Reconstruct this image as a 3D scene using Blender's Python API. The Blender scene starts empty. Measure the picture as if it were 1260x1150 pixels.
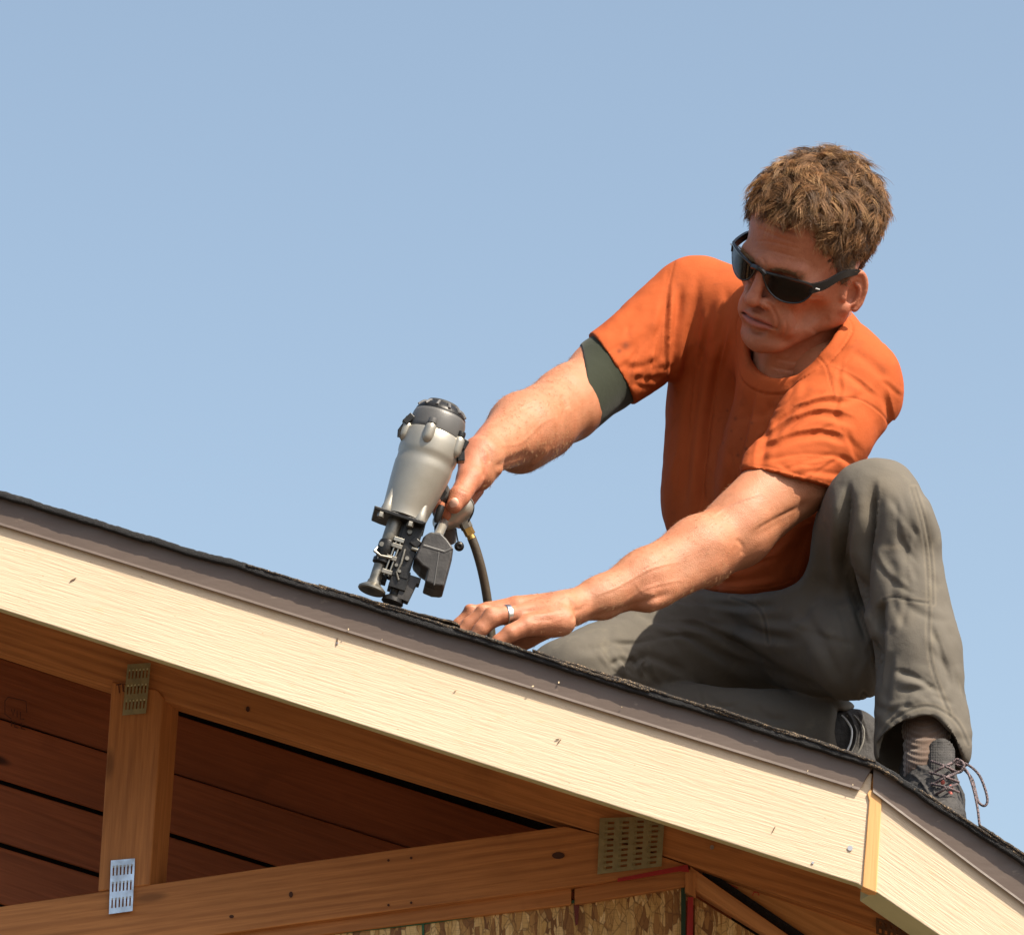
import bpy, math, random
import numpy as np
from mathutils import Vector, Matrix

# ------------------------------------------------------------------ camera, light, exposure
scene = bpy.context.scene
COL = scene.collection
S = 900.0                     # photo pixels per metre at the fascia
D = 6.0
FP = D * S
ELEV = math.radians(18)
CE, SE = math.cos(ELEV), math.sin(ELEV)
AIM = np.array([0.0, 0.0, 3.95])
FWD = np.array([0.0, CE, SE]); UPV = np.array([0.0, -SE, CE]); RGT = np.array([1.0, 0.0, 0.0])
CAM = AIM - FWD * D

cd = bpy.data.cameras.new('camera')
cam = bpy.data.objects.new('camera', cd); COL.objects.link(cam)
cam.location = CAM.tolist()
cam.rotation_euler = (math.radians(90) + ELEV, 0, 0)
cd.sensor_fit = 'HORIZONTAL'; cd.sensor_width = 36
cd.lens = 36.0 * FP / 1260.0
cd.clip_start = 0.1; cd.clip_end = 3000
scene.camera = cam

SUN_AZ = math.radians(50)     # to the right of the camera side
SUN_EL = math.radians(50)
w = bpy.data.worlds.new('World'); scene.world = w; w.use_nodes = True
nt = w.node_tree; nt.nodes.clear()
sky = nt.nodes.new('ShaderNodeTexSky'); sky.sky_type = 'NISHITA'; sky.sun_disc = False
sky.sun_elevation = SUN_EL; sky.sun_rotation = math.pi - SUN_AZ
sky.altitude = 100; sky.air_density = 1.0; sky.dust_density = 4.0; sky.ozone_density = 2.2
hs = nt.nodes.new('ShaderNodeHueSaturation'); hs.inputs['Saturation'].default_value = 0.80; hs.inputs['Hue'].default_value = 0.487
bg = nt.nodes.new('ShaderNodeBackground'); bg.inputs['Strength'].default_value = 0.125
wo = nt.nodes.new('ShaderNodeOutputWorld')
nt.links.new(sky.outputs[0], hs.inputs['Color']); nt.links.new(hs.outputs[0], bg.inputs[0]); nt.links.new(bg.outputs[0], wo.inputs[0])

ld = bpy.data.lights.new('sun', 'SUN'); ld.energy = 5.0; ld.angle = math.radians(0.53); ld.color = (1.0, 0.90, 0.74)
sun = bpy.data.objects.new('sun', ld); COL.objects.link(sun)
sdir = Vector((math.sin(SUN_AZ) * math.cos(SUN_EL), -math.cos(SUN_AZ) * math.cos(SUN_EL), math.sin(SUN_EL)))
sun.rotation_euler = sdir.to_track_quat('Z', 'Y').to_euler(); sun.location = (3, -4, 8)

scene.view_settings.view_transform = 'Standard'; scene.view_settings.look = 'None'
scene.view_settings.exposure = 0.8; scene.view_settings.gamma = 1.0
scene.view_settings.use_curve_mapping = False

# ------------------------------------------------------------------ mapping between the survey sheet and the place
def depth_at(v, Y):
    return (Y - CAM[1]) / (CE - SE * (575.0 - v) / FP)
def P(u, v, Y):               # point on the vertical plane y = Y
    d = depth_at(v, Y)
    return CAM + FWD * d + RGT * ((u - 630.0) * d / FP) + UPV * ((575.0 - v) * d / FP)
def J(u, v, Y):               # same, in the frame (u, v, w) in which the figure is modelled
    return np.array([u, v, (depth_at(v, Y) - D) * S])
def W(p):                     # frame (u, v, w) -> world
    p = np.asarray(p, dtype=np.float64)
    d = (D + p[..., 2] / S)[..., None]
    return CAM + FWD * d + RGT * ((p[..., 0:1] - 630.0) * d / FP) + UPV * ((575.0 - p[..., 1:2]) * d / FP)
def Winv(q):
    r = np.asarray(q) - CAM
    d = r @ FWD
    return np.stack([630 + (r @ RGT) * FP / d, 575 - (r @ UPV) * FP / d, (d - D) * S], -1)

# ------------------------------------------------------------------ object helpers
def tag(o, label=None, cat=None, group=None, kind=None):
    if label: o['label'] = label
    if cat: o['category'] = cat
    if group: o['group'] = group
    if kind: o['kind'] = kind
    return o
def empty(name, loc):
    o = bpy.data.objects.new(name, None); COL.objects.link(o); o.location = loc
    o.empty_display_size = 0.1
    return o
def link(name, me, mat, parent=None, mw=None):
    if mat is not None:
        for m in (mat if isinstance(mat, (list, tuple)) else [mat]): me.materials.append(m)
    o = bpy.data.objects.new(name, me); COL.objects.link(o)
    if parent is not None:
        o.parent = parent
        pm = Matrix.Translation(parent.location) if parent.parent is None else parent['_mw'] if False else world_of(parent)
        o.matrix_parent_inverse = pm.inverted()
    if mw is not None: o.matrix_basis = mw
    return o
def world_of(o):
    m = o.matrix_basis.copy()
    if o.parent is not None: m = world_of(o.parent) @ o.matrix_parent_inverse @ m
    return m
def np_mesh(name, V, F, smooth=True):
    """V (n,3), F (m,k) int array of equal sized faces"""
    V = np.ascontiguousarray(V, dtype=np.float32); F = np.ascontiguousarray(F, dtype=np.int32)
    me = bpy.data.meshes.new(name)
    m, k = F.shape
    me.vertices.add(len(V)); me.vertices.foreach_set('co', V.ravel())
    me.loops.add(m * k); me.loops.foreach_set('vertex_index', F.ravel())
    me.polygons.add(m)
    me.polygons.foreach_set('loop_start', np.arange(m, dtype=np.int32) * k)
    if smooth: me.polygons.foreach_set('use_smooth', np.ones(m, dtype=bool))
    me.update(calc_edges=True); me.validate()
    return me
def py_mesh(name, V, F, smooth=False):
    me = bpy.data.meshes.new(name); me.from_pydata([tuple(map(float, v)) for v in V], [], [list(map(int, f)) for f in F]); me.update()
    if smooth:
        for p in me.polygons: p.use_smooth = True
    return me
def bevel(o, wd, seg=2):
    b = o.modifiers.new('bevel', 'BEVEL'); b.width = wd; b.segments = seg; b.limit_method = 'ANGLE'; b.angle_limit = math.radians(35)
    return o

def board(name, poly, Y, thick, mat, parent, axis=None, shift=(0, 0), bev=0.0012, label=None, cat=None):
    """a prism: front outline on the plane y=Y, running back by thick; local X follows the grain"""
    pts = [Vector(P(u, v, Y)) for u, v in poly]
    if axis is None: axis = (poly[0], poly[1])
    a = Vector(P(*axis[0], Y)); b = Vector(P(*axis[1], Y))
    ang = math.atan2(-(b.z - a.z), b.x - a.x)
    c = sum(pts, Vector()) / len(pts)
    M = Matrix.Translation(c) @ Matrix.Rotation(ang, 4, 'Y')
    Mi = M.inverted()
    n = len(pts)
    V = [Mi @ p for p in pts] + [Mi @ (p + Vector((shift[0], thick, shift[1]))) for p in pts]
    F = [list(range(n)), list(range(2 * n - 1, n - 1, -1))] + [[(i + 1) % n, i, i + n, (i + 1) % n + n] for i in range(n)]
    me = py_mesh(name, V, F)
    import bmesh
    bm = bmesh.new(); bm.from_mesh(me); bmesh.ops.recalc_face_normals(bm, faces=bm.faces); bm.to_mesh(me); bm.free()
    o = link(name, me, mat, parent, M)
    if bev: bevel(o, bev)
    if label: o['label'] = label
    if cat: o['category'] = cat
    return o

# ------------------------------------------------------------------ materials
class NM:
    """small node-graph writer"""
    def __init__(s, name):
        s.m = bpy.data.materials.new(name); s.m.use_nodes = True; s.t = s.m.node_tree; s.t.nodes.clear()
        s.out = s.n('ShaderNodeOutputMaterial'); s.b = s.n('ShaderNodeBsdfPrincipled')
        s.l(s.b.outputs[0], s.out.inputs[0]); s.tc = s.n('ShaderNodeTexCoord')
    def n(s, t, **k):
        x = s.t.nodes.new(t)
        for a, b in k.items(): setattr(x, a, b)
        return x
    def l(s, a, b): s.t.links.new(a, b)
    def vec(s, scale=(1, 1, 1), rot=(0, 0, 0), loc=(0, 0, 0), src=None):
        m = s.n('ShaderNodeMapping'); m.inputs['Scale'].default_value = scale; m.inputs['Rotation'].default_value = rot; m.inputs['Location'].default_value = loc
        s.l(src or s.tc.outputs['Object'], m.inputs['Vector']); return m.outputs[0]
    def noise(s, scale, detail=4, rough=0.55, vec=None, dist=0.0):
        x = s.n('ShaderNodeTexNoise'); x.inputs['Scale'].default_value = scale; x.inputs['Detail'].default_value = detail
        x.inputs['Roughness'].default_value = rough; x.inputs['Distortion'].default_value = dist
        s.l(vec or s.tc.outputs['Object'], x.inputs['Vector']); return x.outputs['Fac']
    def vor(s, scale, vec=None, feat='F1', out='Distance', rnd=1.0):
        x = s.n('ShaderNodeTexVoronoi'); x.feature = feat; x.inputs['Scale'].default_value = scale; x.inputs['Randomness'].default_value = rnd
        s.l(vec or s.tc.outputs['Object'], x.inputs['Vector']); return x.outputs[out]
    def ramp(s, fac, stops, interp='LINEAR'):
        r = s.n('ShaderNodeValToRGB'); r.color_ramp.interpolation = interp
        while len(r.color_ramp.elements) < len(stops): r.color_ramp.elements.new(0.5)
        for e, (p, c) in zip(r.color_ramp.elements, stops):
            e.position = p; e.color = (*(c if hasattr(c, '__len__') else (c, c, c)), 1)
        s.l(fac, r.inputs[0]); return r.outputs[0]
    def mix(s, fac, a, b, mode='MIX'):
        x = s.n('ShaderNodeMix', data_type='RGBA', blend_type=mode)
        for i, val in ((0, fac), (6, a), (7, b)):
            if hasattr(val, 'is_output') or isinstance(val, bpy.types.NodeSocket): s.l(val, x.inputs[i])
            elif i == 0: x.inputs[0].default_value = val
            else: x.inputs[i].default_value = (*val, 1)
        return x.outputs[2]
    def math(s, op, a, b=0.0, c=None, clamp=False):
        x = s.n('ShaderNodeMath', operation=op); x.use_clamp = clamp
        for i, val in enumerate((a, b) if c is None else (a, b, c)):
            if isinstance(val, bpy.types.NodeSocket): s.l(val, x.inputs[i])
            else: x.inputs[i].default_value = val
        return x.outputs[0]
    def attr(s, name, out='Fac'):
        a = s.n('ShaderNodeAttribute'); a.attribute_name = name; return a.outputs[out]
    def col(s, c):
        if isinstance(c, bpy.types.NodeSocket): s.l(c, s.b.inputs['Base Color'])
        else: s.b.inputs['Base Color'].default_value = (*c, 1)
    def set(s, **k):
        for a, v in k.items():
            i = s.b.inputs[a.replace('_', ' ')]
            if isinstance(v, bpy.types.NodeSocket): s.l(v, i)
            else: i.default_value = v
        return s
    def bump(s, h, dist=0.001, strength=1.0):
        x = s.n('ShaderNodeBump'); x.inputs['Distance'].default_value = dist; x.inputs['Strength'].default_value = strength
        s.l(h, x.inputs['Height'])
        if getattr(s, '_bp', None): s.l(s._bp, x.inputs['Normal'])
        s._bp = x.outputs[0]; s.l(s._bp, s.b.inputs['Normal'])

def simple(name, c, rough=0.5, metal=0.0, bumps=(), var=0.15, vs=8, **k):
    m = NM(name)
    n = m.noise(vs, 5)
    m.col(m.ramp(n, [(0.3, tuple(x * (1 - var) for x in c)), (0.7, tuple(min(1, x * (1 + var)) for x in c))]))
    m.set(Roughness=rough, Metallic=metal, **k)
    for sc, d in bumps: m.bump(m.noise(sc, 3), d)
    return m.m

def wood(name, base, dark, rough=0.6, knots=0.5, seed=0.0, grain=1.0):
    m = NM(name)
    info = m.n('ShaderNodeObjectInfo')
    add = m.n('ShaderNodeVectorMath', operation='ADD'); cmb = m.n('ShaderNodeCombineXYZ')
    r = m.math('MULTIPLY', info.outputs['Random'], 37.0)
    for i in range(3): m.l(r, cmb.inputs[i])
    m.l(m.tc.outputs['Object'], add.inputs[0]); m.l(cmb.outputs[0], add.inputs[1])
    src = add.outputs[0]
    big = m.noise(1.0, 2, 0.5, m.vec((1.3, 6, 6), src=src), 0.3)
    # knots bend the rings round them
    kv = m.vec((3.2, 7, 11), src=src)
    kd = m.vor(1.0, kv)
    knot = m.ramp(kd, [(0.0, 1.0), (0.055, 0.9), (0.10, 0.0)])
    kn = m.ramp(kd, [(0.0, 1.0), (0.35, 0.0)])
    ringc = m.math('ADD', m.math('MULTIPLY', big, 1.6), m.math('MULTIPLY', kn, 0.5 * knots))
    sep = m.n('ShaderNodeSeparateXYZ'); m.l(src, sep.inputs[0])
    ph = m.math('ADD', m.math('MULTIPLY', m.math('ADD', sep.outputs[2], sep.outputs[1]), 430.0), m.math('MULTIPLY', ringc, 16.0))
    rings = m.math('ADD', m.math('MULTIPLY', m.math('SINE', ph), 0.5), 0.5)
    rings = m.math('POWER', rings, 1.7)
    rings = m.math('MULTIPLY', rings, m.ramp(m.noise(1.0, 3, 0.6, m.vec((4, 22, 22), src=src)), [(0.35, 0.15), (0.65, 1.0)]))
    fine = m.noise(1.0, 6, 0.65, m.vec((9, 260, 260), src=src))
    blot = m.noise(2.6, 3, 0.5, m.vec((1, 2, 2), src=src))
    lite = tuple(min(1, x * 1.35) for x in base)
    c = m.mix(m.ramp(blot, [(0.3, 0.0), (0.7, 1.0)]), base, lite)
    c = m.mix(m.math('MULTIPLY', rings, 0.60 * grain), c, dark)
    c = m.mix(m.math('MULTIPLY', m.ramp(fine, [(0.4, 0.0), (0.75, 1.0)]), 0.55), c, dark)
    if knots: c = m.mix(m.math('MULTIPLY', knot, min(1, knots * 1.5)), c, tuple(x * 0.35 for x in dark))
    stain = m.ramp(m.noise(7, 4, 0.6, src), [(0.62, 0.0), (0.75, 0.35)])
    c = m.mix(stain, c, tuple(x * 0.5 for x in dark))
    m.col(c); m.set(Roughness=rough)
    m.b.inputs['Specular IOR Level'].default_value = 0.3
    m.bump(fine, 0.0005); m.bump(rings, 0.0003)
    return m.m
# ------------------------------------------------------------------ ground
m = NM('dry_soil')
n1 = m.noise(0.35, 6, 0.6); n2 = m.noise(9, 5, 0.6)
c = m.mix(m.ramp(n1, [(0.3, 0.0), (0.7, 1.0)]), (0.085, 0.058, 0.036), (0.12, 0.085, 0.055))
c = m.mix(m.math('MULTIPLY', n2, 0.4), c, (0.06, 0.043, 0.03))
m.col(c); m.set(Roughness=0.95); m.bump(n2, 0.03)
SOIL = m.m
g = py_mesh('ground', [(-1500, -1500, 0), (1500, -1500, 0), (1500, 1500, 0), (-1500, 1500, 0)], [(0, 1, 2, 3)])
tag(link('ground', g, SOIL), kind='structure')

# ------------------------------------------------------------------ house materials
FIR = wood('fir_lumber', (0.44, 0.190, 0.060), (0.21, 0.07, 0.02), knots=0.4, grain=0.85)
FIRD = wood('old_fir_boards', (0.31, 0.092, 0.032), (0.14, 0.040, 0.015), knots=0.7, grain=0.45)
PINE = wood('pine_shim', (0.60, 0.34, 0.135), (0.45, 0.21, 0.07), knots=0.0, grain=0.7)
def fascia_mat():
    m = NM('primed_engineered_trim')
    v = m.vec((16, 40, 330)); v2 = m.vec((30, 60, 900))
    a = m.noise(1.0, 4, 0.6, v, 0.6); b = m.noise(1.0, 3, 0.6, v2, 0.2)
    sp = m.noise(60, 3, 0.6, m.vec((0.6, 1, 1.6))); big = m.noise(3.0, 3, 0.5, m.vec((0.5, 1, 2)))
    c = m.mix(m.ramp(big, [(0.3, 0.0), (0.7, 1.0)]), (0.555, 0.425, 0.285), (0.61, 0.48, 0.335))
    c = m.mix(m.math('MULTIPLY', m.ramp(a, [(0.52, 0.0), (0.75, 1.0)]), 0.24), c, (0.39, 0.275, 0.14))
    c = m.mix(m.math('MULTIPLY', m.ramp(sp, [(0.58, 0.0), (0.72, 1.0)]), 0.35), c, (0.52, 0.38, 0.20))
    c = m.mix(m.ramp(m.noise(2.2, 5, 0.7), [(0.55, 0.0), (0.78, 0.35)]), c, (0.42, 0.33, 0.20))
    c = m.mix(m.ramp(m.vor(34, m.vec((1, 1, 2.5))), [(0.0, 0.8), (0.035, 0.7), (0.06, 0.0)]), c, (0.30, 0.20, 0.10))
    m.col(c); m.set(Roughness=0.62)
    h = m.math('ADD', m.ramp(a, [(0.38, 1.0), (0.62, 0.0)]), m.math('MULTIPLY', b, 0.5))
    m.bump(h, 0.00022); return m.m
FASC = fascia_mat()
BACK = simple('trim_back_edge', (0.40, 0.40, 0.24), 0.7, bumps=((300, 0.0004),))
def metal_brown():
    m = NM('brown_coated_metal')
    n = m.noise(5, 4, 0.6, m.vec((1, 3, 3))); s2 = m.noise(1.0, 4, 0.6, m.vec((6, 60, 60)))
    c = m.mix(m.ramp(n, [(0.3, 0.0), (0.7, 1.0)]), (0.084, 0.058, 0.044), (0.106, 0.075, 0.058))
    dirt = m.ramp(m.noise(26, 4, 0.65, m.vec((1, 1, 2))), [(0.64, 0.0), (0.74, 0.5)])
    c = m.mix(dirt, c, (0.26, 0.20, 0.15))
    m.col(c); m.set(Roughness=m.ramp(s2, [(0.3, 0.42), (0.7, 0.58)])); m.bump(n, 0.002); return m.m
DRIP = metal_brown()
def granule_mat(nm, c0, c1):
    m = NM(nm)
    v = m.vor(900, out='Color'); n = m.noise(40, 4)
    g_ = m.n('ShaderNodeSeparateColor'); m.l(v, g_.inputs[0])
    c = m.ramp(g_.outputs[0], [(0.0, c0), (0.55, tuple(x * 1.5 for x in c0)), (0.86, c1), (1.0, tuple(min(1, x * 2.6) for x in c1))])
    c = m.mix(m.ramp(n, [(0.35, 0.65), (0.6, 0.0)]), c, (0.008, 0.008, 0.009))
    m.col(c); m.set(Roughness=0.85); m.bump(m.vor(900), 0.0012); m.bump(n, 0.002); return m.m
SHIN = granule_mat('asphalt_granules', (0.018, 0.014, 0.011), (0.15, 0.105, 0.062))
TAR = granule_mat('asphalt_felt', (0.007, 0.007, 0.008), (0.018, 0.017, 0.017))
PLY = wood('plywood_sheathing', (0.42, 0.25, 0.11), (0.24, 0.12, 0.05), knots=0.3)
def galv(nm, c, rough):
    m = NM(nm); v = m.vor(110, out='Color'); s_ = m.n('ShaderNodeSeparateColor'); m.l(v, s_.inputs[0]); n = m.noise(45, 4)
    m.col(m.mix(m.ramp(n, [(0.4, 0.0), (0.75, 0.6)]), m.ramp(s_.outputs[0], [(0, tuple(x * 0.85 for x in c)), (1, c)]), tuple(x * 0.55 for x in c)))
    m.set(Metallic=0.85, Roughness=m.ramp(n, [(0.3, rough), (0.7, rough + 0.2)])); m.bump(n, 0.0004); return m.m
GALV = galv('sky_tinted_galvanised_steel', (0.58, 0.68, 0.80), 0.30)  # blue reflection of the sky put into the base colour
GALVO = galv('ground_tinted_galvanised_steel', (0.44, 0.42, 0.24), 0.42)  # olive reflection of the ground put into the base colour
DARKHOLE = simple('pressed_slot_shadow_wood', (0.10, 0.045, 0.02), 0.9)
def osb():
    m = NM('oriented_strand_board')
    fl = None; 
    d = m.noise(9, 3, 0.5); 
    dn_ = m.n('ShaderNodeTexNoise'); dn_.inputs['Scale'].default_value = 45; m.l(m.tc.outputs['Object'], dn_.inputs['Vector']); ds_ = m.n('ShaderNodeVectorMath', operation='MULTIPLY_ADD'); ds_.inputs[1].default_value = (0.006, 0.0, 0.008); m.l(dn_.outputs['Color'], ds_.inputs[0]); m.l(m.tc.outputs['Object'], ds_.inputs[2]); so = ds_.outputs[0]
    va = m.vec((70, 30, 30), rot=(0, 0.35, 0), src=so); vb = m.vec((150, 30, 34), rot=(0, 1.0, 0), src=so); vc = m.vec((130, 30, 30), rot=(0, -0.7, 0), src=so)
    def chips(v, sc):
        col = m.vor(sc, v, out='Color'); s_ = m.n('ShaderNodeSeparateColor'); m.l(col, s_.inputs[0]); return s_.outputs[0], s_.outputs[1]
    a, a2 = chips(va, 1.0); b, b2 = chips(vb, 1.0); c_, c2 = chips(vc, 1.0)
    stops = [(0.0, (0.20, 0.085, 0.022)), (0.3, (0.42, 0.22, 0.065)), (0.6, (0.62, 0.40, 0.13)), (1.0, (0.85, 0.64, 0.30))]
    A = m.ramp(a, stops); B = m.ramp(b, stops); C_ = m.ramp(c_, stops)
    c = m.mix(m.ramp(b2, [(0.45, 0.0), (0.5, 1.0)]), A, B); c = m.mix(m.ramp(c2, [(0.55, 0.0), (0.6, 1.0)]), c, C_)
    fine = m.noise(1.0, 4, 0.6, m.vec((60, 60, 500), rot=(0, 0.5, 0)))
    c = m.mix(m.math('MULTIPLY', m.ramp(fine, [(0.5, 0.0), (0.75, 1.0)]), 0.5), c, (0.20, 0.09, 0.025))
    for vv in (va, vb):
        c = m.mix(m.ramp(m.vor(1.0, vv, feat='DISTANCE_TO_EDGE'), [(0.0, 0.55), (0.05, 0.0)]), c, (0.12, 0.05, 0.015))
    m.col(c); m.set(Roughness=0.55); m.bump(a, 0.0015); m.bump(b, 0.001); return m.m
OSB = osb()
GREENED = simple('green_edge_sealer', (0.03, 0.13, 0.06), 0.6)
REDP = simple('red_marking_paint', (0.36, 0.02, 0.018), 0.6)

house = tag(empty('unfinished_house', (0, 0.5, 0)), 'unfinished wooden house gable with pale fascia boards, brown drip edge and open framing', 'house')
YT = 0.42
# fascia boards
fl = board('fascia_board', [(-440, 500), (1050, 950), (1073, 951), (1071, 978), (1062, 1091), (1056, 1087), (-440, 607.6)], 0.0, 0.019, FASC, house, label='long pale fascia board left of the joint')
fr = board('fascia_board', [(1083, 974), (1320, 1140), (1320, 1262), (1077, 1096)], 0.0, 0.060, [FASC], house, shift=(-0.016, 0), label='steeper pale fascia board right of the joint')
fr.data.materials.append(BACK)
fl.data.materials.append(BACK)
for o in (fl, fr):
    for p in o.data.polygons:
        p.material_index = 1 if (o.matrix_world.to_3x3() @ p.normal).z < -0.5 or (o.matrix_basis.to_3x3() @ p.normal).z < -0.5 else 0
board('joint_strip', [(1067, 976), (1071, 970), (1085, 982), (1078.5, 1098), (1061, 1090.5), (1069.5, 985)], -0.003, 0.030, PINE, house, axis=((1070, 980), (1066, 1090)), label='bare orange wood strip closing the fascia joint')
# little nicks and nail heads in the fascia
NAIL = simple('nail_head_steel', (0.45, 0.45, 0.46), 0.45, 0.8)
def disc(name, u, v, Y, r, t, mat, parent, n=14, sq=1.0, ang=0):
    c = Vector(P(u, v, Y)); V = []; 
    for k in range(n):
        a = 2 * math.pi * k / n; x, z = r * math.cos(a), r * sq * math.sin(a)
        V.append((c.x + x * math.cos(ang) - z * math.sin(ang), c.y, c.z + x * math.sin(ang) + z * math.cos(ang)))
    V += [(a, b - t, d) for a, b, d in V]
    F = [list(range(n - 1, -1, -1)), list(range(n, 2 * n))] + [[i, (i + 1) % n, (i + 1) % n + n, i + n] for i in range(n)]
    import bmesh
    me = py_mesh(name, V, F); bm = bmesh.new(); bm.from_mesh(me); bmesh.ops.recalc_face_normals(bm, faces=bm.faces); bm.to_mesh(me); bm.free()
    return link(name, me, mat, parent)
for (u, v, r) in ((1046, 1043, 0.0036),  (415, 791, 0.0016), (1000, 1061, 0.0018)):
    disc('nail_head', u, v, -0.0006 if v != 964 else -0.0055, r, 0.0008, NAIL, house)
NICK = simple('dark_splinter', (0.10, 0.055, 0.03), 0.9)
for (u, v, L, a) in ((90, 713, 0.010, 0.5), (415, 789, 0.011, 1.5), (688, 912, 0.009, 0.9), (952, 1020, 0.010, 1.1), (686, 909, 0.006, 0.2), (230, 700, .004, .3), (560, 850, .004, .4)):
    disc('nick', u, v, -0.0006, L / 2, 0.0012, NICK, house, n=8, sq=0.12, ang=a)

# metal drip edge: a folded strip with a face, a kicked-out lip and a top flange
def drip(top, bot, label):
    V = []; n = len(top); R = random.Random(3)
    for (a, b) in zip(top, bot):
        t = Vector(P(a[0], a[1], -0.005)); q = Vector(P(b[0], b[1], -0.005)); 
        dn = (q - t)
        pr = [t + Vector((0, 0.10, 0)), t, q, q + dn.normalized() * 0.0035 + Vector((0, -0.0008, 0)), q + dn.normalized() * 0.0045 + Vector((0, -0.0006, 0)), q + Vector((0, 0.0022, 0)), t + Vector((0, 0.0022, -0.0022)), t + Vector((0, 0.10, -0.002))]
        V += [tuple(x) for x in pr]
    k = 8; F = []
    for i in range(n - 1):
        for j in range(k): F.append([i * k + j, (i + 1) * k + j, (i + 1) * k + (j + 1) % k, i * k + (j + 1) % k])
    F += [list(range(k)), [(n - 1) * k + j for j in range(k - 1, -1, -1)]]
    import bmesh
    me = py_mesh('drip_edge', V, F); bm = bmesh.new(); bm.from_mesh(me); bmesh.ops.recalc_face_normals(bm, faces=bm.faces); bm.to_mesh(me); bm.free()
    o = link('drip_edge', me, DRIP, house); o['label'] = label; bevel(o, 0.0006); return o
def lerp_pts(a, b, n): return [(a[0] + (b[0] - a[0]) * i / n, a[1] + (b[1] - a[1]) * i / n) for i in range(n + 1)]
R5 = random.Random(5)
def wob(pts, s): return [(a, b + R5.uniform(-s, s)) for a, b in pts]
drip(wob([(-440, 478.5), (-40, 598.5), (190, 667.7), (420, 737), (640, 806), (860, 875), (1074, 942)], 0.2), wob([(-440, 506), (-40, 630), (190, 701), (420, 772), (640, 840), (860, 908), (1059, 969)], 0.3), 'brown metal drip edge on the left slope')
drip(wob(lerp_pts((1075, 942), (1330, 1108), 6), 0.3), wob(lerp_pts((1074, 971), (1330, 1161), 6), 0.4), 'brown metal drip edge on the steeper right slope')

# roof deck under the shingles
def deck(a, b, t, back):
    poly = [a, b, (b[0], b[1] + t), (a[0], a[1] + t)]
    return board('roof_deck', poly, 0.02, back, PLY, house, bev=0)
deck((-460, 472), (1074, 944), 9, 2.4)
deck((1075, 944), (1420, 1167), 9, 2.4)

# shingle sheets: thin wavy slabs whose granular cut edge shows along the rake
def sheet(name, path, thick, y0, y1, mat, parent, seed=0, wave=1.2, rough=1.0, du=4.0, taper=True, ny=26, bend=None):
    R = np.random.RandomState(seed)
    path = np.array(path, float)
    L = np.concatenate([[0], np.cumsum(np.hypot(*np.diff(path, axis=0).T))])
    n = max(8, int(L[-1] / du)); s_ = np.linspace(0, L[-1], n)
    u = np.interp(s_, L, path[:, 0]); v = np.interp(s_, L, path[:, 1])
    def smooth_noise(k):
        c = R.randn(int(L[-1] / k) + 4); x = s_ / k; i = x.astype(int); f = x - i; f = f * f * (3 - 2 * f); return c[i] * (1 - f) + c[i + 1] * f
    v = v + smooth_noise(70) * wave * 0.6 + smooth_noise(18) * wave * 0.4
    th = thick * (1 + 0.05 * smooth_noise(40)) + 0 * s_
    yy = y0 + np.array([0, 0.0008, 0.003, 0.02, 0.08, 0.25, 0.6, 1.0]) * 1.0
    yy = yy[yy < y1 - 0.02]; yy = np.append(yy, y1)
    jag = R.randn(n) * 0.0002 * rough + smooth_noise(40) * 0.0004 * rough
    V = []; rows = []
    for j, Y in enumerate(yy):
        off = jag if j < 3 else 0 * jag
        for side in (0, 1):
            vv = v + (th if side else 0) + (R.randn(n) * 0.35 * rough if j < 3 else 0)
            if j == 0: vv = vv + (-1 if side else 1) * th * 0.22
            if bend is not None: vv = vv - bend(s_ / L[-1], Y - y0)
            p = np.array([P(a, b, Y) for a, b in zip(u, vv)])
            # keep the sheet level going back: use the height it has at the rake
            pz = np.array([P(a, b, y0)[2] for a, b in zip(u, vv)]); px = np.array([P(a, b, y0)[0] for a, b in zip(u, vv)])
            p = np.stack([px, Y + off, pz], 1)
            V.append(p)
    V = np.concatenate(V); nj = len(yy); F = []
    def idx(j, side, i): return (j * 2 + side) * n + i
    I = np.arange(n - 1)
    for j in range(nj - 1):
        for side in (0, 1):
            q = np.stack([idx(j, side, I), idx(j, side, I + 1), idx(j + 1, side, I + 1), idx(j + 1, side, I)], 1)
            F.append(q if side == 0 else q[:, ::-1])
    F.append(np.stack([idx(0, 1, I), idx(0, 1, I + 1), idx(0, 0, I + 1), idx(0, 0, I)], 1))
    F.append(np.stack([idx(nj - 1, 0, I), idx(nj - 1, 0, I + 1), idx(nj - 1, 1, I + 1), idx(nj - 1, 1, I)], 1))
    for i in (0, n - 1):
        for j in range(nj - 1): F.append(np.array([[idx(j, 0, i), idx(j + 1, 0, i), idx(j + 1, 1, i), idx(j, 1, i)]]))
    F = np.concatenate(F)
    me = np_mesh(name, V, F, smooth=False)
    return link(name, me, mat, parent)
def rake(u):                                   # top of the drip edge
    if u < 420: return 598.5 + (u + 40) * 138.5 / 460.0
    if u < 1074: return 737 + (u - 420) * 205 / 654.0
    return 942 + (u - 1075) * 166 / 255.0
base = sheet('roofing_felt', [(u, rake(u) - 7.5) for u in range(-450, 1071, 30)] + [(1078, 936), (1100, 948)] + [(u, rake(u) - 8) for u in range(1140, 1430, 30)], 8.0, -0.0150, 2.3, TAR, house, 1, wave=1.0)
base['label'] = 'black felt layer running along the whole rake'
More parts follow.
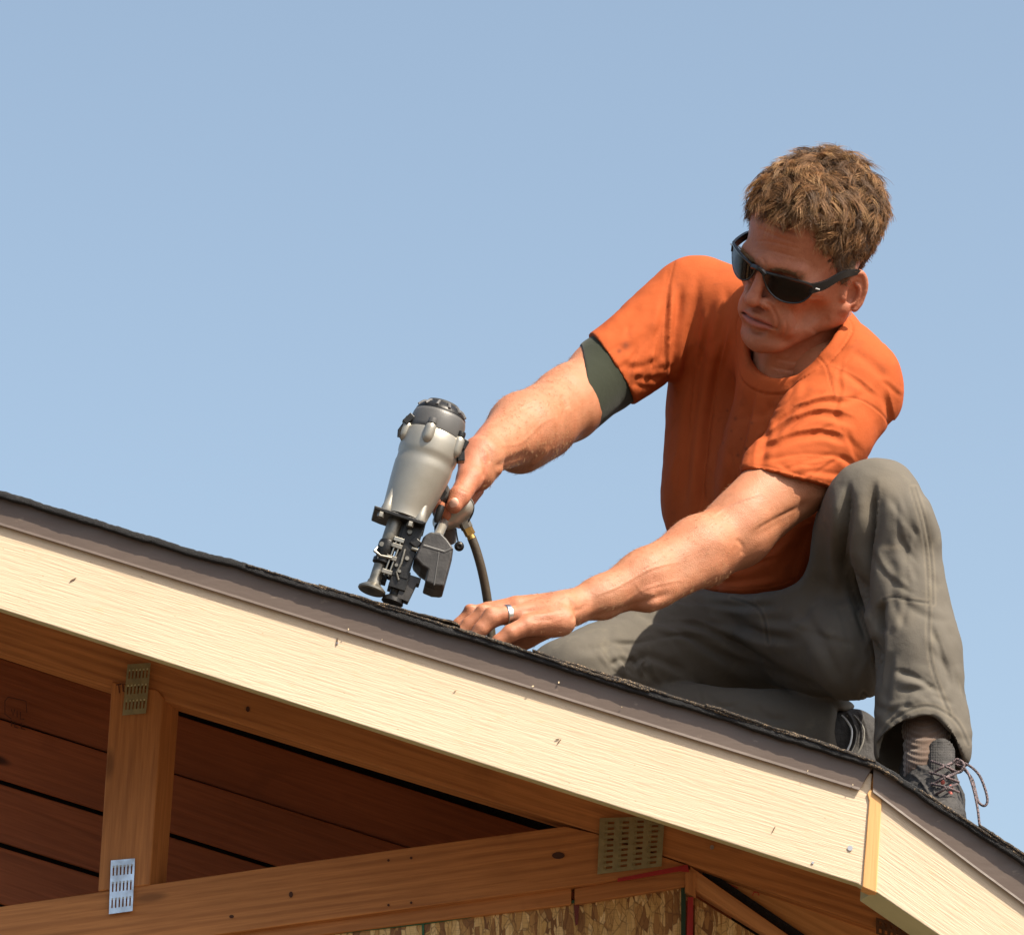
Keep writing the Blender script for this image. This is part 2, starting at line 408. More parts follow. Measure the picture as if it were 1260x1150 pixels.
# courses from the photo: (start, end, lift at start, lift at end)
courses = [(303, 480, 2.6, 0.5, 3.2), (392, 640, 4.0, 3.0, 3.4), (560, 800, 3.2, 0.6, 3.6), (655, 905, 5.4, 2.2, 3.4), (760, 985, 4.4, 0.8, 3.4), (868, 1068, 6.2, 1.0, 3.4), (975, 1078, 4.4, 0.4, 3.0)]
for k, (a, b, la, lb, th) in enumerate(courses):
    pts = [(u, rake(u) - (la + (lb - la) * (u - a) / (b - a)) - 7.0) for u in np.linspace(a, b, 12)]
    sheet('shingle', pts, th, -0.0155 - 0.0008 * (k % 3), 0.95, SHIN, house, 20 + k, wave=0.9)
for k, (a, b, la, lb, th) in enumerate([(1068, 1215, 4.0, 9.5, 4.0), (1130, 1330, 9.0, 11, 4.0), (1205, 1400, 14.5, 12, 4.0)]):
    us = np.linspace(a, b, 12)
    pts = [(u, rake(u) - (la + (lb - la) * (u - a) / (b - a)) - (0.0 if u > 1080 else 0)) for u in us]
    sheet('shingle', pts, th, -0.0155 - 0.0008 * (k % 3), 0.95, SHIN, house, 40 + k, wave=1.1)

loose = sheet('loose_shingle', [(428, rake(428) - 10.5), (470, rake(470) - 12.5), (510, rake(510) - 14), (540, rake(540) - 15), (556, rake(556) - 17), (566, rake(566) - 14)], 3.2, -0.0170, 0.33, SHIN, None, 77, wave=0.8)
tag(loose, 'short black shingle lifting at its end between the nail gun and the hand', 'shingle')
# framing behind
board('top_chord', [(-460, 560), (1090, 1060), (1240, 1175), (1240, 1210), (1190, 1186), (1110, 1152), (1000, 1114), (848, 1063), (733, 1024), (420, 928), (214, 865), (137, 846), (-60, 782), (-460, 648)], YT, 0.04, FIR, house, axis=((0, 800), (420, 930)))
board('post', [(137, 838), (193, 848), (201, 858), (184, 1088), (120, 1096)], YT - 0.004, 0.045, FIR, house, axis=((128, 1096), (145, 838)), shift=(0.020, 0), bev=0.002)
board('bottom_chord', [(-460, 1182), (400, 1056.5), (695, 1016), (733, 1025), (846, 1064), (733, 1086), (400, 1131), (-460, 1250)], YT - 0.001, 0.04, FIR, house, axis=((0, 1110), (400, 1056)))
board('top_plate', [(-460, 1252), (400, 1132), (703, 1092), (703, 1112), (400, 1149), (-460, 1268)], YT + 0.012, 0.05, FIR, house, axis=((0, 1190), (400, 1131)))
board('top_plate', [(707, 1092), (846, 1068), (843, 1090), (707, 1112)], YT + 0.010, 0.05, FIR, house)
board('red_painted_edge', [(760, 1080), (846, 1063), (848, 1072), (836, 1071), (760, 1084)], YT - 0.004, 0.003, REDP, house, bev=0)
board('red_painted_edge', [(846.5, 1103), (853, 1103), (852, 1180), (844, 1180)], YT + 0.006, 0.02, REDP, house, bev=0)
board('red_painted_edge', [(706, 1112), (713, 1112), (711, 1136), (708, 1138)], YT + 0.016, 0.003, simple('dark_red_drip', (0.14, 0.02, 0.012), 0.5), house, bev=0)
board('green_sealed_edge', [(392, 1147.5), (520, 1133.5), (838, 1088), (839, 1091), (520, 1136.5), (392, 1150.5)], YT + 0.017, 0.006, GREENED, house, bev=0)
board('green_sealed_edge', [(519, 1136.5), (522, 1136.3), (524, 1240), (521, 1240)], YT + 0.0185, 0.006, GREENED, house, bev=0)
board('green_sealed_edge', [(838.2, 1091.5), (844, 1092), (843, 1240), (838.2, 1240)], YT + 0.0165, 0.006, simple('dark_green_edge', (0.02, 0.06, 0.03), .7), house, bev=0)
def wall_panel(poly_top, label):
    a, b = poly_top[0], poly_top[-1]
    zb = lambda q: 0.0
    # bottom of the sheet reaches the ground
    f = lambda u, v: 1150 + 4200
    return board('wall_sheathing', poly_top + [(b[0], 5200), (a[0], 5200)], YT + 0.02, 0.012, OSB, house, axis=((0, 0), (100, 0)), bev=0, label=label)
wall_panel([(-400, 1245), (400, 1150.5), (520.5, 1136.5)], 'strand board sheet left of the green seam')
wall_panel([(523, 1136.5), (838, 1091)], 'strand board sheet under the joint')
wall_panel([(855, 1103), (930, 1150), (1250, 1350)], 'strand board sheet right of the red corner')
board('corner_stud', [(843, 1066), (856, 1074), (856, 1104), (843, 1096)], YT + 0.004, 0.05, FIR, house, axis=((850, 1100), (850, 1066)), bev=0)
board('rake_plate', [(849, 1065), (862, 1074), (985, 1160), (1080, 1225), (1080, 1250), (962, 1160), (849, 1090)], YT + 0.006, 0.03, wood('fresh_fir', (0.56, 0.27, 0.10), (0.33, 0.13, 0.04), knots=0.3), house, axis=((850, 1070), (985, 1160)), bev=0.001)
board('soffit_plywood', [(874, 1070), (900, 1074), (1010, 1110), (1130, 1156), (1200, 1230), (1090, 1230), (1000, 1156), (905, 1092)], YT + 0.03, 0.012, wood('soffit_ply', (0.60, 0.30, 0.10), (0.40, 0.17, 0.05), knots=0.2), house, axis=((880, 1072), (1060, 1160)))
board('rake_gap_shade', [(864, 1070), (878, 1074), (1000, 1156), (1100, 1230), (1080, 1232), (986, 1165), (866, 1080)], YT + 0.02, 0.012, TAR, house, bev=0)  # black strip standing in for the shade inside the rake gap
# red lumber crayon marks
def stroke3(name, pts, Y, wd, mat, parent):
    V = []; F = []
    P3 = [Vector(P(u, v, Y)) for u, v in pts]
    for i, p in enumerate(P3):
        d = (P3[min(i + 1, len(P3) - 1)] - P3[max(i - 1, 0)]).normalized(); nrm = Vector((-d.z, 0, d.x))
        V += [p + nrm * wd, p - nrm * wd, p + nrm * wd + Vector((0, 0.0012, 0)), p - nrm * wd + Vector((0, 0.0012, 0))]
    for i in range(len(P3) - 1):
        a = 4 * i; b = a + 4; F += [[a, b, b + 1, a + 1], [a + 2, a + 3, b + 3, b + 2], [a, a + 2, b + 2, b], [a + 1, b + 1, b + 3, a + 3]]
    return link(name, py_mesh(name, V, F), mat, parent)
RC = simple('red_crayon', (0.55, 0.06, 0.03), 0.7)
for pts in ([(926, 1101), (930, 1091), (934, 1101)], [(928, 1097), (933, 1097)], [(884, 1077), (900, 1082), (912, 1084)], [(890, 1084), (908, 1092)]):
    stroke3('crayon_mark', pts, YT + 0.0285, 0.0007, RC, house)
INK = simple('dark_ink_stamp', (0.09, 0.03, 0.015), 0.8)
# stamped letters "TU" beside the upper plate and a faint round stamp further left
for pts in ([(143, 842), (149, 841)], [(146, 841.5), (147, 852)], [(151, 841), (151.5, 850), (156, 850), (156, 841)]):
    stroke3('ink_stamp', pts, YT - 0.0055, 0.0007, INK, house)
# rafters seen one behind another
for k in range(6):
    top0 = 803 + 78.5 * k + (6 if k == 0 else 3.5); bot0 = 893 + 76.5 * k - 11
    sl = 0.3185 - 0.004 * k; x1 = 900
    wv = (0.8, -0.6, 0.5, -0.8, 0.4, 0)[k]
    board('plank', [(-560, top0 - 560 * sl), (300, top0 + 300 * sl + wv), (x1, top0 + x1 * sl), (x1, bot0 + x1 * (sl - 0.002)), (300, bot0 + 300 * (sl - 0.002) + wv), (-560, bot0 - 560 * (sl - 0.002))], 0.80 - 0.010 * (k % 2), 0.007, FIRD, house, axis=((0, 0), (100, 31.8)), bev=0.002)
board('gap_shade_panel', [(-600, 560), (1000, 1050), (1000, 1300), (-600, 1300)], 0.86, 0.02, TAR, house, bev=0)  # added dark sheet that paints the shade between the planks

for pts in ([(6, 862), (10, 857), (32, 862), (33, 876)], [(6, 862), (6, 878), (14, 884)], [(14, 872), (16, 880), (18, 872)], [(21, 874), (21, 882)], [(25, 875), (25, 884), (30, 884)], [(14, 886), (14, 893)], [(18, 887), (18, 894), (22, 895)], [(26, 889), (26, 896), (31, 897)]):
    stroke3('ink_stamp', pts, 0.7885, 0.0006, INK, house)
SAWD = simple('sawdust', (0.62, 0.50, 0.32), 0.9)
R8 = random.Random(8)
for k in range(7):
    u = R8.choice([R8.uniform(300, 1050), R8.uniform(10, 1050)]); tt = (u + 40) / 1099; v = 630 + tt * 339 - R8.choice([0.5, 0.8, R8.uniform(1, 24)])
    disc('sawdust_crumb', u, v, -0.0072, R8.uniform(0.0007, 0.0017), 0.0014, SAWD, house, n=6, sq=0.6, ang=R8.random() * 3)
# toothed truss plates
def plate(name, quad, rows, cols, mat, Y, label, horiz=False, hole=(0.44, 0.62)):
    q = [np.array(c, float) for c in quad]     # tl, tr, br, bl
    def at(s_, t_): return (q[0] * (1 - s_) + q[1] * s_) * (1 - t_) + (q[3] * (1 - s_) + q[2] * s_) * t_
    # grid lines with slots left open
    def lines(n, frac):
        L = [0.0]; mg = 0.045
        for i in range(n):
            c0 = mg + (1 - 2 * mg) * (i + 0.5) / n; h_ = (1 - 2 * mg) / n * frac / 2
            L += [c0 - h_, c0 + h_]
        return L + [1.0]
    xs = lines(cols, hole[0]); ys = lines(rows, hole[1])
    V = []; F = []; T = 0.0012
    for y in ys:
        for x in xs:
            u, v = at(x, y); V.append(P(u, v, Y))
    nx = len(xs); N = len(V)
    V = V + [v + np.array([0, T, 0]) for v in V]
    op = lambda i, j: (i % 2 == 1) and (j % 2 == 1)
    for j in range(len(ys) - 1):
        for i in range(nx - 1):
            if op(i, j): 
                a = j * nx + i; ring = [a, a + 1, a + nx + 1, a + nx]
                for k in range(4): F.append([ring[k], ring[(k + 1) % 4], ring[(k + 1) % 4] + N, ring[k] + N])
                continue
            a = j * nx + i; F.append([a, a + nx, a + nx + 1, a + 1]); F.append([a + N, a + N + 1, a + N + nx + 1, a + N + nx])
    # bent teeth: a small raised tongue at each slot
    for j in range(rows):
        for i in range(cols):
            x0, x1 = xs[1 + 2 * i], xs[2 + 2 * i]; y0, y1 = ys[1 + 2 * j], ys[2 + 2 * j]
            if horiz: c = [at(x0, y0), at(x0 + (x1 - x0) * 0.3, y0), at(x0 + (x1 - x0) * .3, y1), at(x0, y1)]
            else: c = [at(x0, y0), at(x1, y0), at(x1, y0 + (y1 - y0) * .2), at(x0, y0 + (y1 - y0) * .2)]
            b = len(V)
            for kk, (u, v) in enumerate(c): V.append(P(u, v, Y - 0.0002)); 
            for kk, (u, v) in enumerate(c):
                out = kk in ((0, 3) if horiz else (0, 1)); V.append(P(u, v, Y - (0.0022 if out else 0.0008)))
            F += [[b + 4, b + 5, b + 6, b + 7], [b, b + 1, b + 5, b + 4], [b + 1, b + 2, b + 6, b + 5], [b + 2, b + 3, b + 7, b + 6], [b + 3, b, b + 4, b + 7]]
    o = link(name, py_mesh(name, V, F), mat, house); o['label'] = label
    return o
plate('truss_plate', [(157, 817), (185.5, 815), (179.5, 877), (150.5, 879.5)], 3, 6, GALVO, YT - 0.009, 'olive toothed plate at the head of the post')
plate('truss_plate', [(136.5, 1058), (166, 1055.5), (163, 1120), (134, 1124)], 3, 6, GALV, YT - 0.009, 'bluish toothed plate at the foot of the post')
plate('truss_plate', [(738, 1006), (818, 1003), (814, 1065), (735, 1075)], 9, 4, GALVO, YT - 0.006, 'wide olive toothed plate where the chords meet', horiz=True, hole=(0.62, 0.45))
plate('truss_plate', [(1078, 1128), (1115, 1139), (1117, 1160), (1078, 1148)], 2, 5, galv('rusty_plate', (0.2, 0.12, 0.07), 0.5), YT - 0.006, 'dark toothed plate under the right eave')
disc('nail_head', 876, 1042, YT - 0.003, 0.003, 0.002, NAIL, house)
for (u, v, r, sq) in ((687, 1052, 0.009, 0.55), (506, 1055, 0.002, 1), (478, 1058, 0.0018, 1), (506, 1110, 0.0018, 1), (478, 1113, .0018, 1), (285, 1127, 0.0034, 0.7), (358, 1100, 0.0028, 1.6), (305, 872, 0.0028, 1.5)):
    disc('knot', u, v, YT - 0.0022, r, 0.0006, simple('dark_knot', (0.06, 0.022, 0.01), 0.8) if 'dark_knot' not in bpy.data.materials else bpy.data.materials['dark_knot'], house, sq=sq)
# ------------------------------------------------------------------ implicit modelling: fields on a grid, meshed with surface nets
def nrm(v):
    v = np.asarray(v, float); return v / np.linalg.norm(v)
def smin(a, b, k):
    if k <= 0: return np.minimum(a, b)
    h = np.clip(k - np.abs(a - b), 0, None) / k
    return np.minimum(a, b) - h * h * k * 0.25
def smax(a, b, k): return -smin(-a, -b, k)
class Field:
    def __init__(s, lo, hi, h):
        s.lo = np.array(lo, float); s.h = h
        s.n = np.ceil((np.array(hi, float) - s.lo) / h).astype(int) + 1
        s.ax = [(s.lo[i] + np.arange(s.n[i]) * h).astype(np.float32) for i in range(3)]
        s.F = np.full(s.n, 60.0, np.float32)
    def box(s, lo, hi):
        sl = []
        for i in range(3):
            a = int(np.clip(math.floor((lo[i] - s.lo[i]) / s.h), 0, s.n[i])); b = int(np.clip(math.ceil((hi[i] - s.lo[i]) / s.h) + 1, 0, s.n[i]))
            if b <= a: return None
            sl.append(slice(a, b))
        return tuple(sl)
    def xyz(s, sl): return s.ax[0][sl[0]][:, None, None], s.ax[1][sl[1]][None, :, None], s.ax[2][sl[2]][None, None, :]
    def op(s, lo, hi, fn, k, mode):
        m = (k + 8) if mode == 'add' else (k + 3)
        sl = s.box(np.asarray(lo) - m, np.asarray(hi) + m)
        if sl is None: return
        d = fn(*s.xyz(sl)).astype(np.float32)
        if mode == 'add': s.F[sl] = smin(s.F[sl], d, k)
        elif mode == 'sub': s.F[sl] = smax(s.F[sl], -d, k)
    def cone(s, a, ra, b, rb, k=6, mode='add', flat=None):
        """capsule with a radius at each end; flat = (direction, factor) squeezes its section along a direction"""
        a = np.asarray(a, float); b = np.asarray(b, float); r = max(ra, rb)
        ab = b - a; L2 = max(ab @ ab, 1e-6)
        def fn(x, y, z):
            px, py, pz = x - a[0], y - a[1], z - a[2]
            t = np.clip((px * ab[0] + py * ab[1] + pz * ab[2]) / L2, 0, 1)
            qx, qy, qz = px - t * ab[0], py - t * ab[1], pz - t * ab[2]
            if flat is not None:
                f = nrm(flat[0]); c = (qx * f[0] + qy * f[1] + qz * f[2]) * (1 / flat[1] - 1)
                qx, qy, qz = qx + c * f[0], qy + c * f[1], qz + c * f[2]
            return np.sqrt(qx * qx + qy * qy + qz * qz) - (ra + (rb - ra) * t)
        s.op(np.minimum(a, b) - r, np.maximum(a, b) + r, fn, k, mode)
    def chain(s, pts, k=6, mode='add', flat=None):
        for (a, b) in zip(pts[:-1], pts[1:]): s.cone(a[0], a[1], b[0], b[1], k, mode, flat)
    def ell(s, c, r, R=None, k=6, mode='add'):
        c = np.asarray(c, float); r = np.asarray(r, float); m = r.max()
        M = np.eye(3) if R is None else np.asarray(R, float)     # rows = local axes
        def fn(x, y, z):
            px, py, pz = x - c[0], y - c[1], z - c[2]
            q = [(px * M[i, 0] + py * M[i, 1] + pz * M[i, 2]) for i in range(3)]
            k0 = np.sqrt(sum((q[i] / r[i]) ** 2 for i in range(3))); k1 = np.sqrt(sum((q[i] / r[i] ** 2) ** 2 for i in range(3))) + 1e-6
            return k0 * (k0 - 1) / k1
        s.op(c - m, c + m, fn, k, mode)
    def plane(s, c, n, k=2):      # cut away the side the normal points to
        c = np.asarray(c, float); n = nrm(n)
        x, y, z = s.xyz((slice(None),) * 3)
        s.F = smax(s.F, ((x - c[0]) * n[0] + (y - c[1]) * n[1] + (z - c[2]) * n[2]).astype(np.float32), k)
    def outline(s, poly, k=10, closed_smooth=True, grow=0.0, wmax=None):
        """keep only what lies inside an outline swept along the depth axis"""
        d = poly_sdf(poly, s.ax[0], s.ax[1]).astype(np.float32) - grow
        d3 = d[:, :, None] * np.ones((1, 1, s.n[2]), np.float32)
        s.F = smax(s.F, d3, k)
    def mesh(s):
        F = s.F; n = F.shape; ins = F < 0
        acc = np.zeros((n[0] - 1, n[1] - 1, n[2] - 1), np.int8)
        for i in (0, 1):
            for j in (0, 1):
                for k in (0, 1): acc += ins[i:n[0] - 1 + i, j:n[1] - 1 + j, k:n[2] - 1 + k]
        act = (acc > 0) & (acc < 8); c = np.argwhere(act); idx = np.full(act.shape, -1, np.int32); idx[act] = np.arange(len(c))
        sm = np.zeros((len(c), 3)); cnt = np.zeros(len(c))
        corners = [(i, j, k) for i in (0, 1) for j in (0, 1) for k in (0, 1)]
        val = {q: F[c[:, 0] + q[0], c[:, 1] + q[1], c[:, 2] + q[2]] for q in corners}
        for q in corners:
            for ax in range(3):
                if q[ax] == 0:
                    q2 = list(q); q2[ax] = 1; q2 = tuple(q2)
                    a, b = val[q], val[q2]; cr = (a < 0) != (b < 0)
                    t = np.where(cr, a / np.where(cr, a - b, 1), 0)
                    p = np.tile(np.array(q, float), (len(c), 1)); p[:, ax] += t
                    sm[cr] += p[cr]; cnt[cr] += 1
        V = s.lo + (c + sm / cnt[:, None]) * s.h
        Q = []
        for ax in range(3):
            o = [0, 1, 2]; o.remove(ax); u_, v_ = o
            a = [slice(None)] * 3; b = [slice(None)] * 3; a[ax] = slice(0, -1); b[ax] = slice(1, None)
            A = ins[tuple(a)]; B = ins[tuple(b)]; cr = A != B
            e = np.argwhere(cr); e = e[(e[:, u_] > 0) & (e[:, v_] > 0) & (e[:, u_] < n[u_] - 1) & (e[:, v_] < n[v_] - 1)]
            def g(du, dv):
                q = e.copy(); q[:, u_] -= du; q[:, v_] -= dv; return idx[q[:, 0], q[:, 1], q[:, 2]]
            q = np.stack([g(0, 0), g(1, 0), g(1, 1), g(0, 1)], 1)
            fl = A[e[:, 0], e[:, 1], e[:, 2]]
            if ax == 1: fl = ~fl
            q[~fl] = q[~fl][:, ::-1]
            Q.append(q)
        Q = np.concatenate(Q); Q = Q[(Q >= 0).all(1)]
        return largest(V, Q)
def largest(V, Q):
    lab = np.arange(len(V))
    while True:
        m = lab[Q].min(1); new = lab.copy()
        for i in range(4): np.minimum.at(new, Q[:, i], m)
        new = new[new]
        if (new == lab).all(): break
        lab = new
    c = np.bincount(lab, minlength=len(V)); keep = lab == c.argmax()
    mp = np.cumsum(keep) - 1
    return V[keep], mp[Q[keep[Q].all(1)]]
def poly_sdf(poly, X, Y):
    P_ = np.asarray(poly, float); d = np.full((len(X), len(Y)), 1e9); ins = np.zeros((len(X), len(Y)), bool)
    x = X[:, None].astype(float); y = Y[None, :].astype(float)
    for i in range(len(P_)):
        a = P_[i]; b = P_[(i + 1) % len(P_)]; e = b - a; L = e @ e + 1e-9
        t = np.clip(((x - a[0]) * e[0] + (y - a[1]) * e[1]) / L, 0, 1)
        d = np.minimum(d, (x - a[0] - t * e[0]) ** 2 + (y - a[1] - t * e[1]) ** 2)
        if a[1] != b[1]:
            c = ((a[1] > y) != (b[1] > y)) & (x < (b[0] - a[0]) * (y - a[1]) / (b[1] - a[1]) + a[0]); ins ^= c
    d = np.sqrt(d); return np.where(ins, -d, d)
def catmull(pts, n=6, closed=False):
    p = np.asarray(pts, float); out = []; N = len(p)
    rng = range(N) if closed else range(N - 1)
    for i in rng:
        if closed: a, b, c, d = p[(i - 1) % N], p[i], p[(i + 1) % N], p[(i + 2) % N]
        else: a, b, c, d = p[max(i - 1, 0)], p[i], p[i + 1], p[min(i + 2, N - 1)]
        for k in range(n):
            t = k / n; out.append(0.5 * ((2 * b) + (-a + c) * t + (2 * a - 5 * b + 4 * c - d) * t * t + (-a + 3 * b - 3 * c + d) * t ** 3))
    if not closed: out.append(p[-1])
    return np.array(out)
def normals(V, Q):
    a = V[Q[:, 2]] - V[Q[:, 0]]; b = V[Q[:, 3 if Q.shape[1] == 4 else 1]] - V[Q[:, 1 if Q.shape[1] == 4 else 0]]
    fn = np.cross(a, b); N = np.zeros_like(V)
    for i in range(Q.shape[1]):
        for k in range(3): N[:, k] += np.bincount(Q[:, i], fn[:, k], len(V))
    return N / (np.linalg.norm(N, axis=1)[:, None] + 1e-9)
def relax(V, Q, it=2, f=0.5):
    E = np.concatenate([Q[:, [i, (i + 1) % Q.shape[1]]] for i in range(Q.shape[1])]); n = len(V)
    cnt = np.bincount(E[:, 0], minlength=n) + np.bincount(E[:, 1], minlength=n)
    for _ in range(it):
        A = np.stack([np.bincount(E[:, 0], V[E[:, 1], k], n) + np.bincount(E[:, 1], V[E[:, 0], k], n) for k in range(3)], 1) / np.maximum(cnt, 1)[:, None]
        V = V + (A - V) * f
    return V
def line_dist(p, pts):
    """distance, side and run (0..1) of 2-D points against a polyline"""
    pts = np.asarray(pts, float); best = np.full(len(p), 1e9); sd = np.zeros(len(p)); run = np.zeros(len(p))
    L = np.concatenate([[0], np.cumsum(np.hypot(*np.diff(pts, axis=0).T))])
    for i in range(len(pts) - 1):
        a, b = pts[i], pts[i + 1]; e = b - a; l2 = e @ e + 1e-9
        t = np.clip(((p - a) @ e) / l2, 0, 1); q = p - a - t[:, None] * e; d = np.hypot(q[:, 0], q[:, 1])
        m = d < best; best[m] = d[m]; sd[m] = np.sign(e[0] * q[m, 1] - e[1] * q[m, 0]); run[m] = (L[i] + t[m] * math.sqrt(l2)) / L[-1]
    return best, sd, run
def crease(V, N, pts, wd, dp, ridge=0.6, facing=True, off=1.7, flat=False):
    """press a fold along a line: a valley with a raised lip beside it (front side only)"""
    pts = catmull(pts, 5) if len(pts) > 2 else np.asarray(pts, float)
    lo = pts.min(0) - wd * 5; hi = pts.max(0) + wd * 5
    m = (V[:, 0] > lo[0]) & (V[:, 0] < hi[0]) & (V[:, 1] > lo[1]) & (V[:, 1] < hi[1])
    if facing: m &= N[:, 2] < 0.1
    i = np.nonzero(m)[0]
    if not len(i): return V
    d, s_, r = line_dist(V[i, :2], pts)
    x = d * s_ / wd
    end = np.clip(np.minimum(r, 1 - r) / 0.22, 0, 1); end = end * end * (3 - 2 * end)
    if flat: end = np.ones_like(end) * (d < 1e8)
    beyond = np.exp(-(d / (wd * 3)) ** 2)
    h = (-np.exp(-x * x) + ridge * np.exp(-((x - off) / 1.25) ** 2)) * dp * end * beyond ** 0.2
    V = V.copy(); V[i] += N[i] * h[:, None]
    return V
def step_fold(V, N, pts, wd, dp, facing=True):
    """a hard edge: cloth drops away on one side of the line and comes back slowly"""
    pts = catmull(pts, 5); lo = pts.min(0) - wd * 4; hi = pts.max(0) + wd * 4
    m = (V[:, 0] > lo[0]) & (V[:, 0] < hi[0]) & (V[:, 1] > lo[1]) & (V[:, 1] < hi[1])
    if facing: m &= N[:, 2] < 0.15
    i = np.nonzero(m)[0]
    if not len(i): return V
    d, s_, r = line_dist(V[i, :2], pts)
    end = np.clip(np.minimum(r * 1.0, 1 - r) / 0.25, 0, 1); end = end * end * (3 - 2 * end)
    h = np.where(s_ > 0, -dp * np.exp(-(d / wd) ** 1.5) * np.clip(d / 4.5, 0, 1), 0.22 * dp * np.exp(-(d / (wd * 0.6)) ** 2))
    V = V.copy(); V[i] += N[i] * (h * end)[:, None]
    return V
def random_creases(V, N, regions, seed, count, wd=(2.0, 4.5), dp=(0.7, 1.8), ln=(18, 55), ridge=0.7):
    R = np.random.RandomState(seed)
    for _ in range(count):
        x0, y0, x1, y1, ang, spread = regions[R.randint(len(regions))]
        c = np.array([R.uniform(x0, x1), R.uniform(y0, y1)]); a = math.radians(ang + R.randn() * spread); L = R.uniform(*ln)
        d = np.array([math.cos(a), math.sin(a)]); n_ = np.array([-d[1], d[0]]); b = R.randn() * L * 0.10
        V = crease(V, N, [c - d * L / 2, c + n_ * b, c + d * L / 2 + n_ * R.randn() * 2], R.uniform(*wd), R.uniform(*dp), ridge * R.uniform(0.6, 1.2), off=R.choice([-1.7, 1.7]))
    return V
def vnoise(V, scale, seed=0, octv=3):
    """cheap smooth value noise"""
    R = np.random.RandomState(seed); out = np.zeros(len(V)); amp = 1.0
    for o in range(octv):
        p = V * scale * 2 ** o + R.rand(3) * 50 + 1000.0; i = np.floor(p).astype(np.int64); f = p - i; f = f * f * (3 - 2 * f)
        def hsh(a, b, c):
            x = (a * 73856093) ^ (b * 19349663) ^ (c * 83492791) ^ (seed * 97 + o * 31); x = (x ^ (x >> 13)) * 1274126177; return ((x ^ (x >> 16)) & 65535) / 32767.5 - 1
        r = 0
        for dx in (0, 1):
            for dy in (0, 1):
                for dz in (0, 1):
                    wgt = (f[:, 0] if dx else 1 - f[:, 0]) * (f[:, 1] if dy else 1 - f[:, 1]) * (f[:, 2] if dz else 1 - f[:, 2])
                    r = r + wgt * hsh(i[:, 0] + dx, i[:, 1] + dy, i[:, 2] + dz)
        out += r * amp; amp *= 0.5
    return out
def vattr(me, name, vals):
    a = me.attributes.new(name, 'FLOAT', 'POINT'); a.data.foreach_set('value', np.asarray(vals, np.float32))
def baked(name, V, Q, mat, parent=None, attrs=None):
    """mesh in the (u,v,w) frame -> object in the place"""
    Wp = W(V)
    # keep faces outward whatever the handedness of the frame
    N = normals(Wp, Q); c = Wp.mean(0)
    vol = np.einsum('ij,ij->i', np.cross(Wp[Q[:, 1]] - Wp[Q[:, 0]], Wp[Q[:, 2]] - Wp[Q[:, 0]]), Wp[Q[:, 0]] - c).sum()
    if vol < 0: Q = Q[:, ::-1]
    org = Vector((parent.location if parent is not None else c))
    me = np_mesh(name, Wp - np.array(org), Q)
    for k, v in (attrs or {}).items(): vattr(me, k, v)
    o = link(name, me, mat, parent)
    if parent is None: o.location = org
    else: o.matrix_parent_inverse = Matrix.Identity(4)
    return o
def tube(pts, rad, sides=10, cap=True):
    """swept tube through 3-D points (any frame); rad number or list"""
    P_ = np.asarray(pts, float); n = len(P_); rad = np.ones(n) * rad if np.isscalar(rad) else np.asarray(rad, float)
    T = np.gradient(P_, axis=0); T /= np.linalg.norm(T, axis=1)[:, None] + 1e-12
    a = np.array([0.0, 0, 1]) if abs(T[0][2]) < 0.9 else np.array([1.0, 0, 0]); u = nrm(np.cross(T[0], a)); V = []
    for i in range(n):
        u = u - (u @ T[i]) * T[i]; u = nrm(u); v = np.cross(T[i], u)
        ang = 2 * np.pi * np.arange(sides) / sides
        V.append(P_[i] + rad[i] * (np.cos(ang)[:, None] * u + np.sin(ang)[:, None] * v))
    V = np.concatenate(V); F = []
    for i in range(n - 1):
        j = np.arange(sides); F += np.stack([i * sides + j, i * sides + (j + 1) % sides, (i + 1) * sides + (j + 1) % sides, (i + 1) * sides + j], 1).tolist()
    if cap: F += [list(range(sides - 1, -1, -1)), list(range((n - 1) * sides, n * sides))]
    return V, F
# ------------------------------------------------------------------ the man: skin, cloth, hair
def skin_mat():
    m = NM('sunned_skin')
    n = m.noise(55, 5, 0.6); n2 = m.noise(18, 3); fr = m.vor(420, out='Distance')
    c = m.mix(m.ramp(n, [(0.3, 0.0), (0.7, 1.0)]), (0.325, 0.135, 0.064), (0.39, 0.178, 0.094))
    c = m.mix(m.ramp(n2, [(0.35, 0.0), (0.7, 0.35)]), c, (0.55, 0.18, 0.09))
    c = m.mix(m.attr('tan'), c, (0.38, 0.125, 0.065))
    c = m.mix(m.math('MULTIPLY', m.attr('tan'), m.ramp(n, [(0.45, 0.0), (0.7, 0.5)])), c, (0.52, 0.21, 0.11))
    c = m.mix(m.attr('lip'), c, (0.40, 0.115, 0.085))
    c = m.mix(m.math('MULTIPLY', m.attr('tan'), m.ramp(m.noise(230, 4, 0.7), [(0.48, 0.0), (0.66, 0.45)])), c, (0.27, 0.075, 0.04))
    c = m.mix(m.math('MULTIPLY', m.attr('stubble'), m.ramp(m.vor(1500), [(0.15, 3.5), (0.45, 0.6)])), c, (0.16, 0.085, 0.055))
    c = m.mix(m.attr('mouth'), c, (0.06, 0.015, 0.012))
    m.col(c)
    m.set(Roughness=m.ramp(n, [(0.3, 0.46), (0.7, 0.62)]))
    b = m.b.inputs
    b['Subsurface Weight'].default_value = 0.06; b['Subsurface Radius'].default_value = (1.0, 0.35, 0.18); b['Subsurface Scale'].default_value = 0.006
    b['Specular IOR Level'].default_value = 0.42
    m.bump(m.vor(700, out='Distance'), 0.00035); m.bump(m.noise(140, 4, 0.6), 0.0004); return m.m
SKIN = skin_mat()
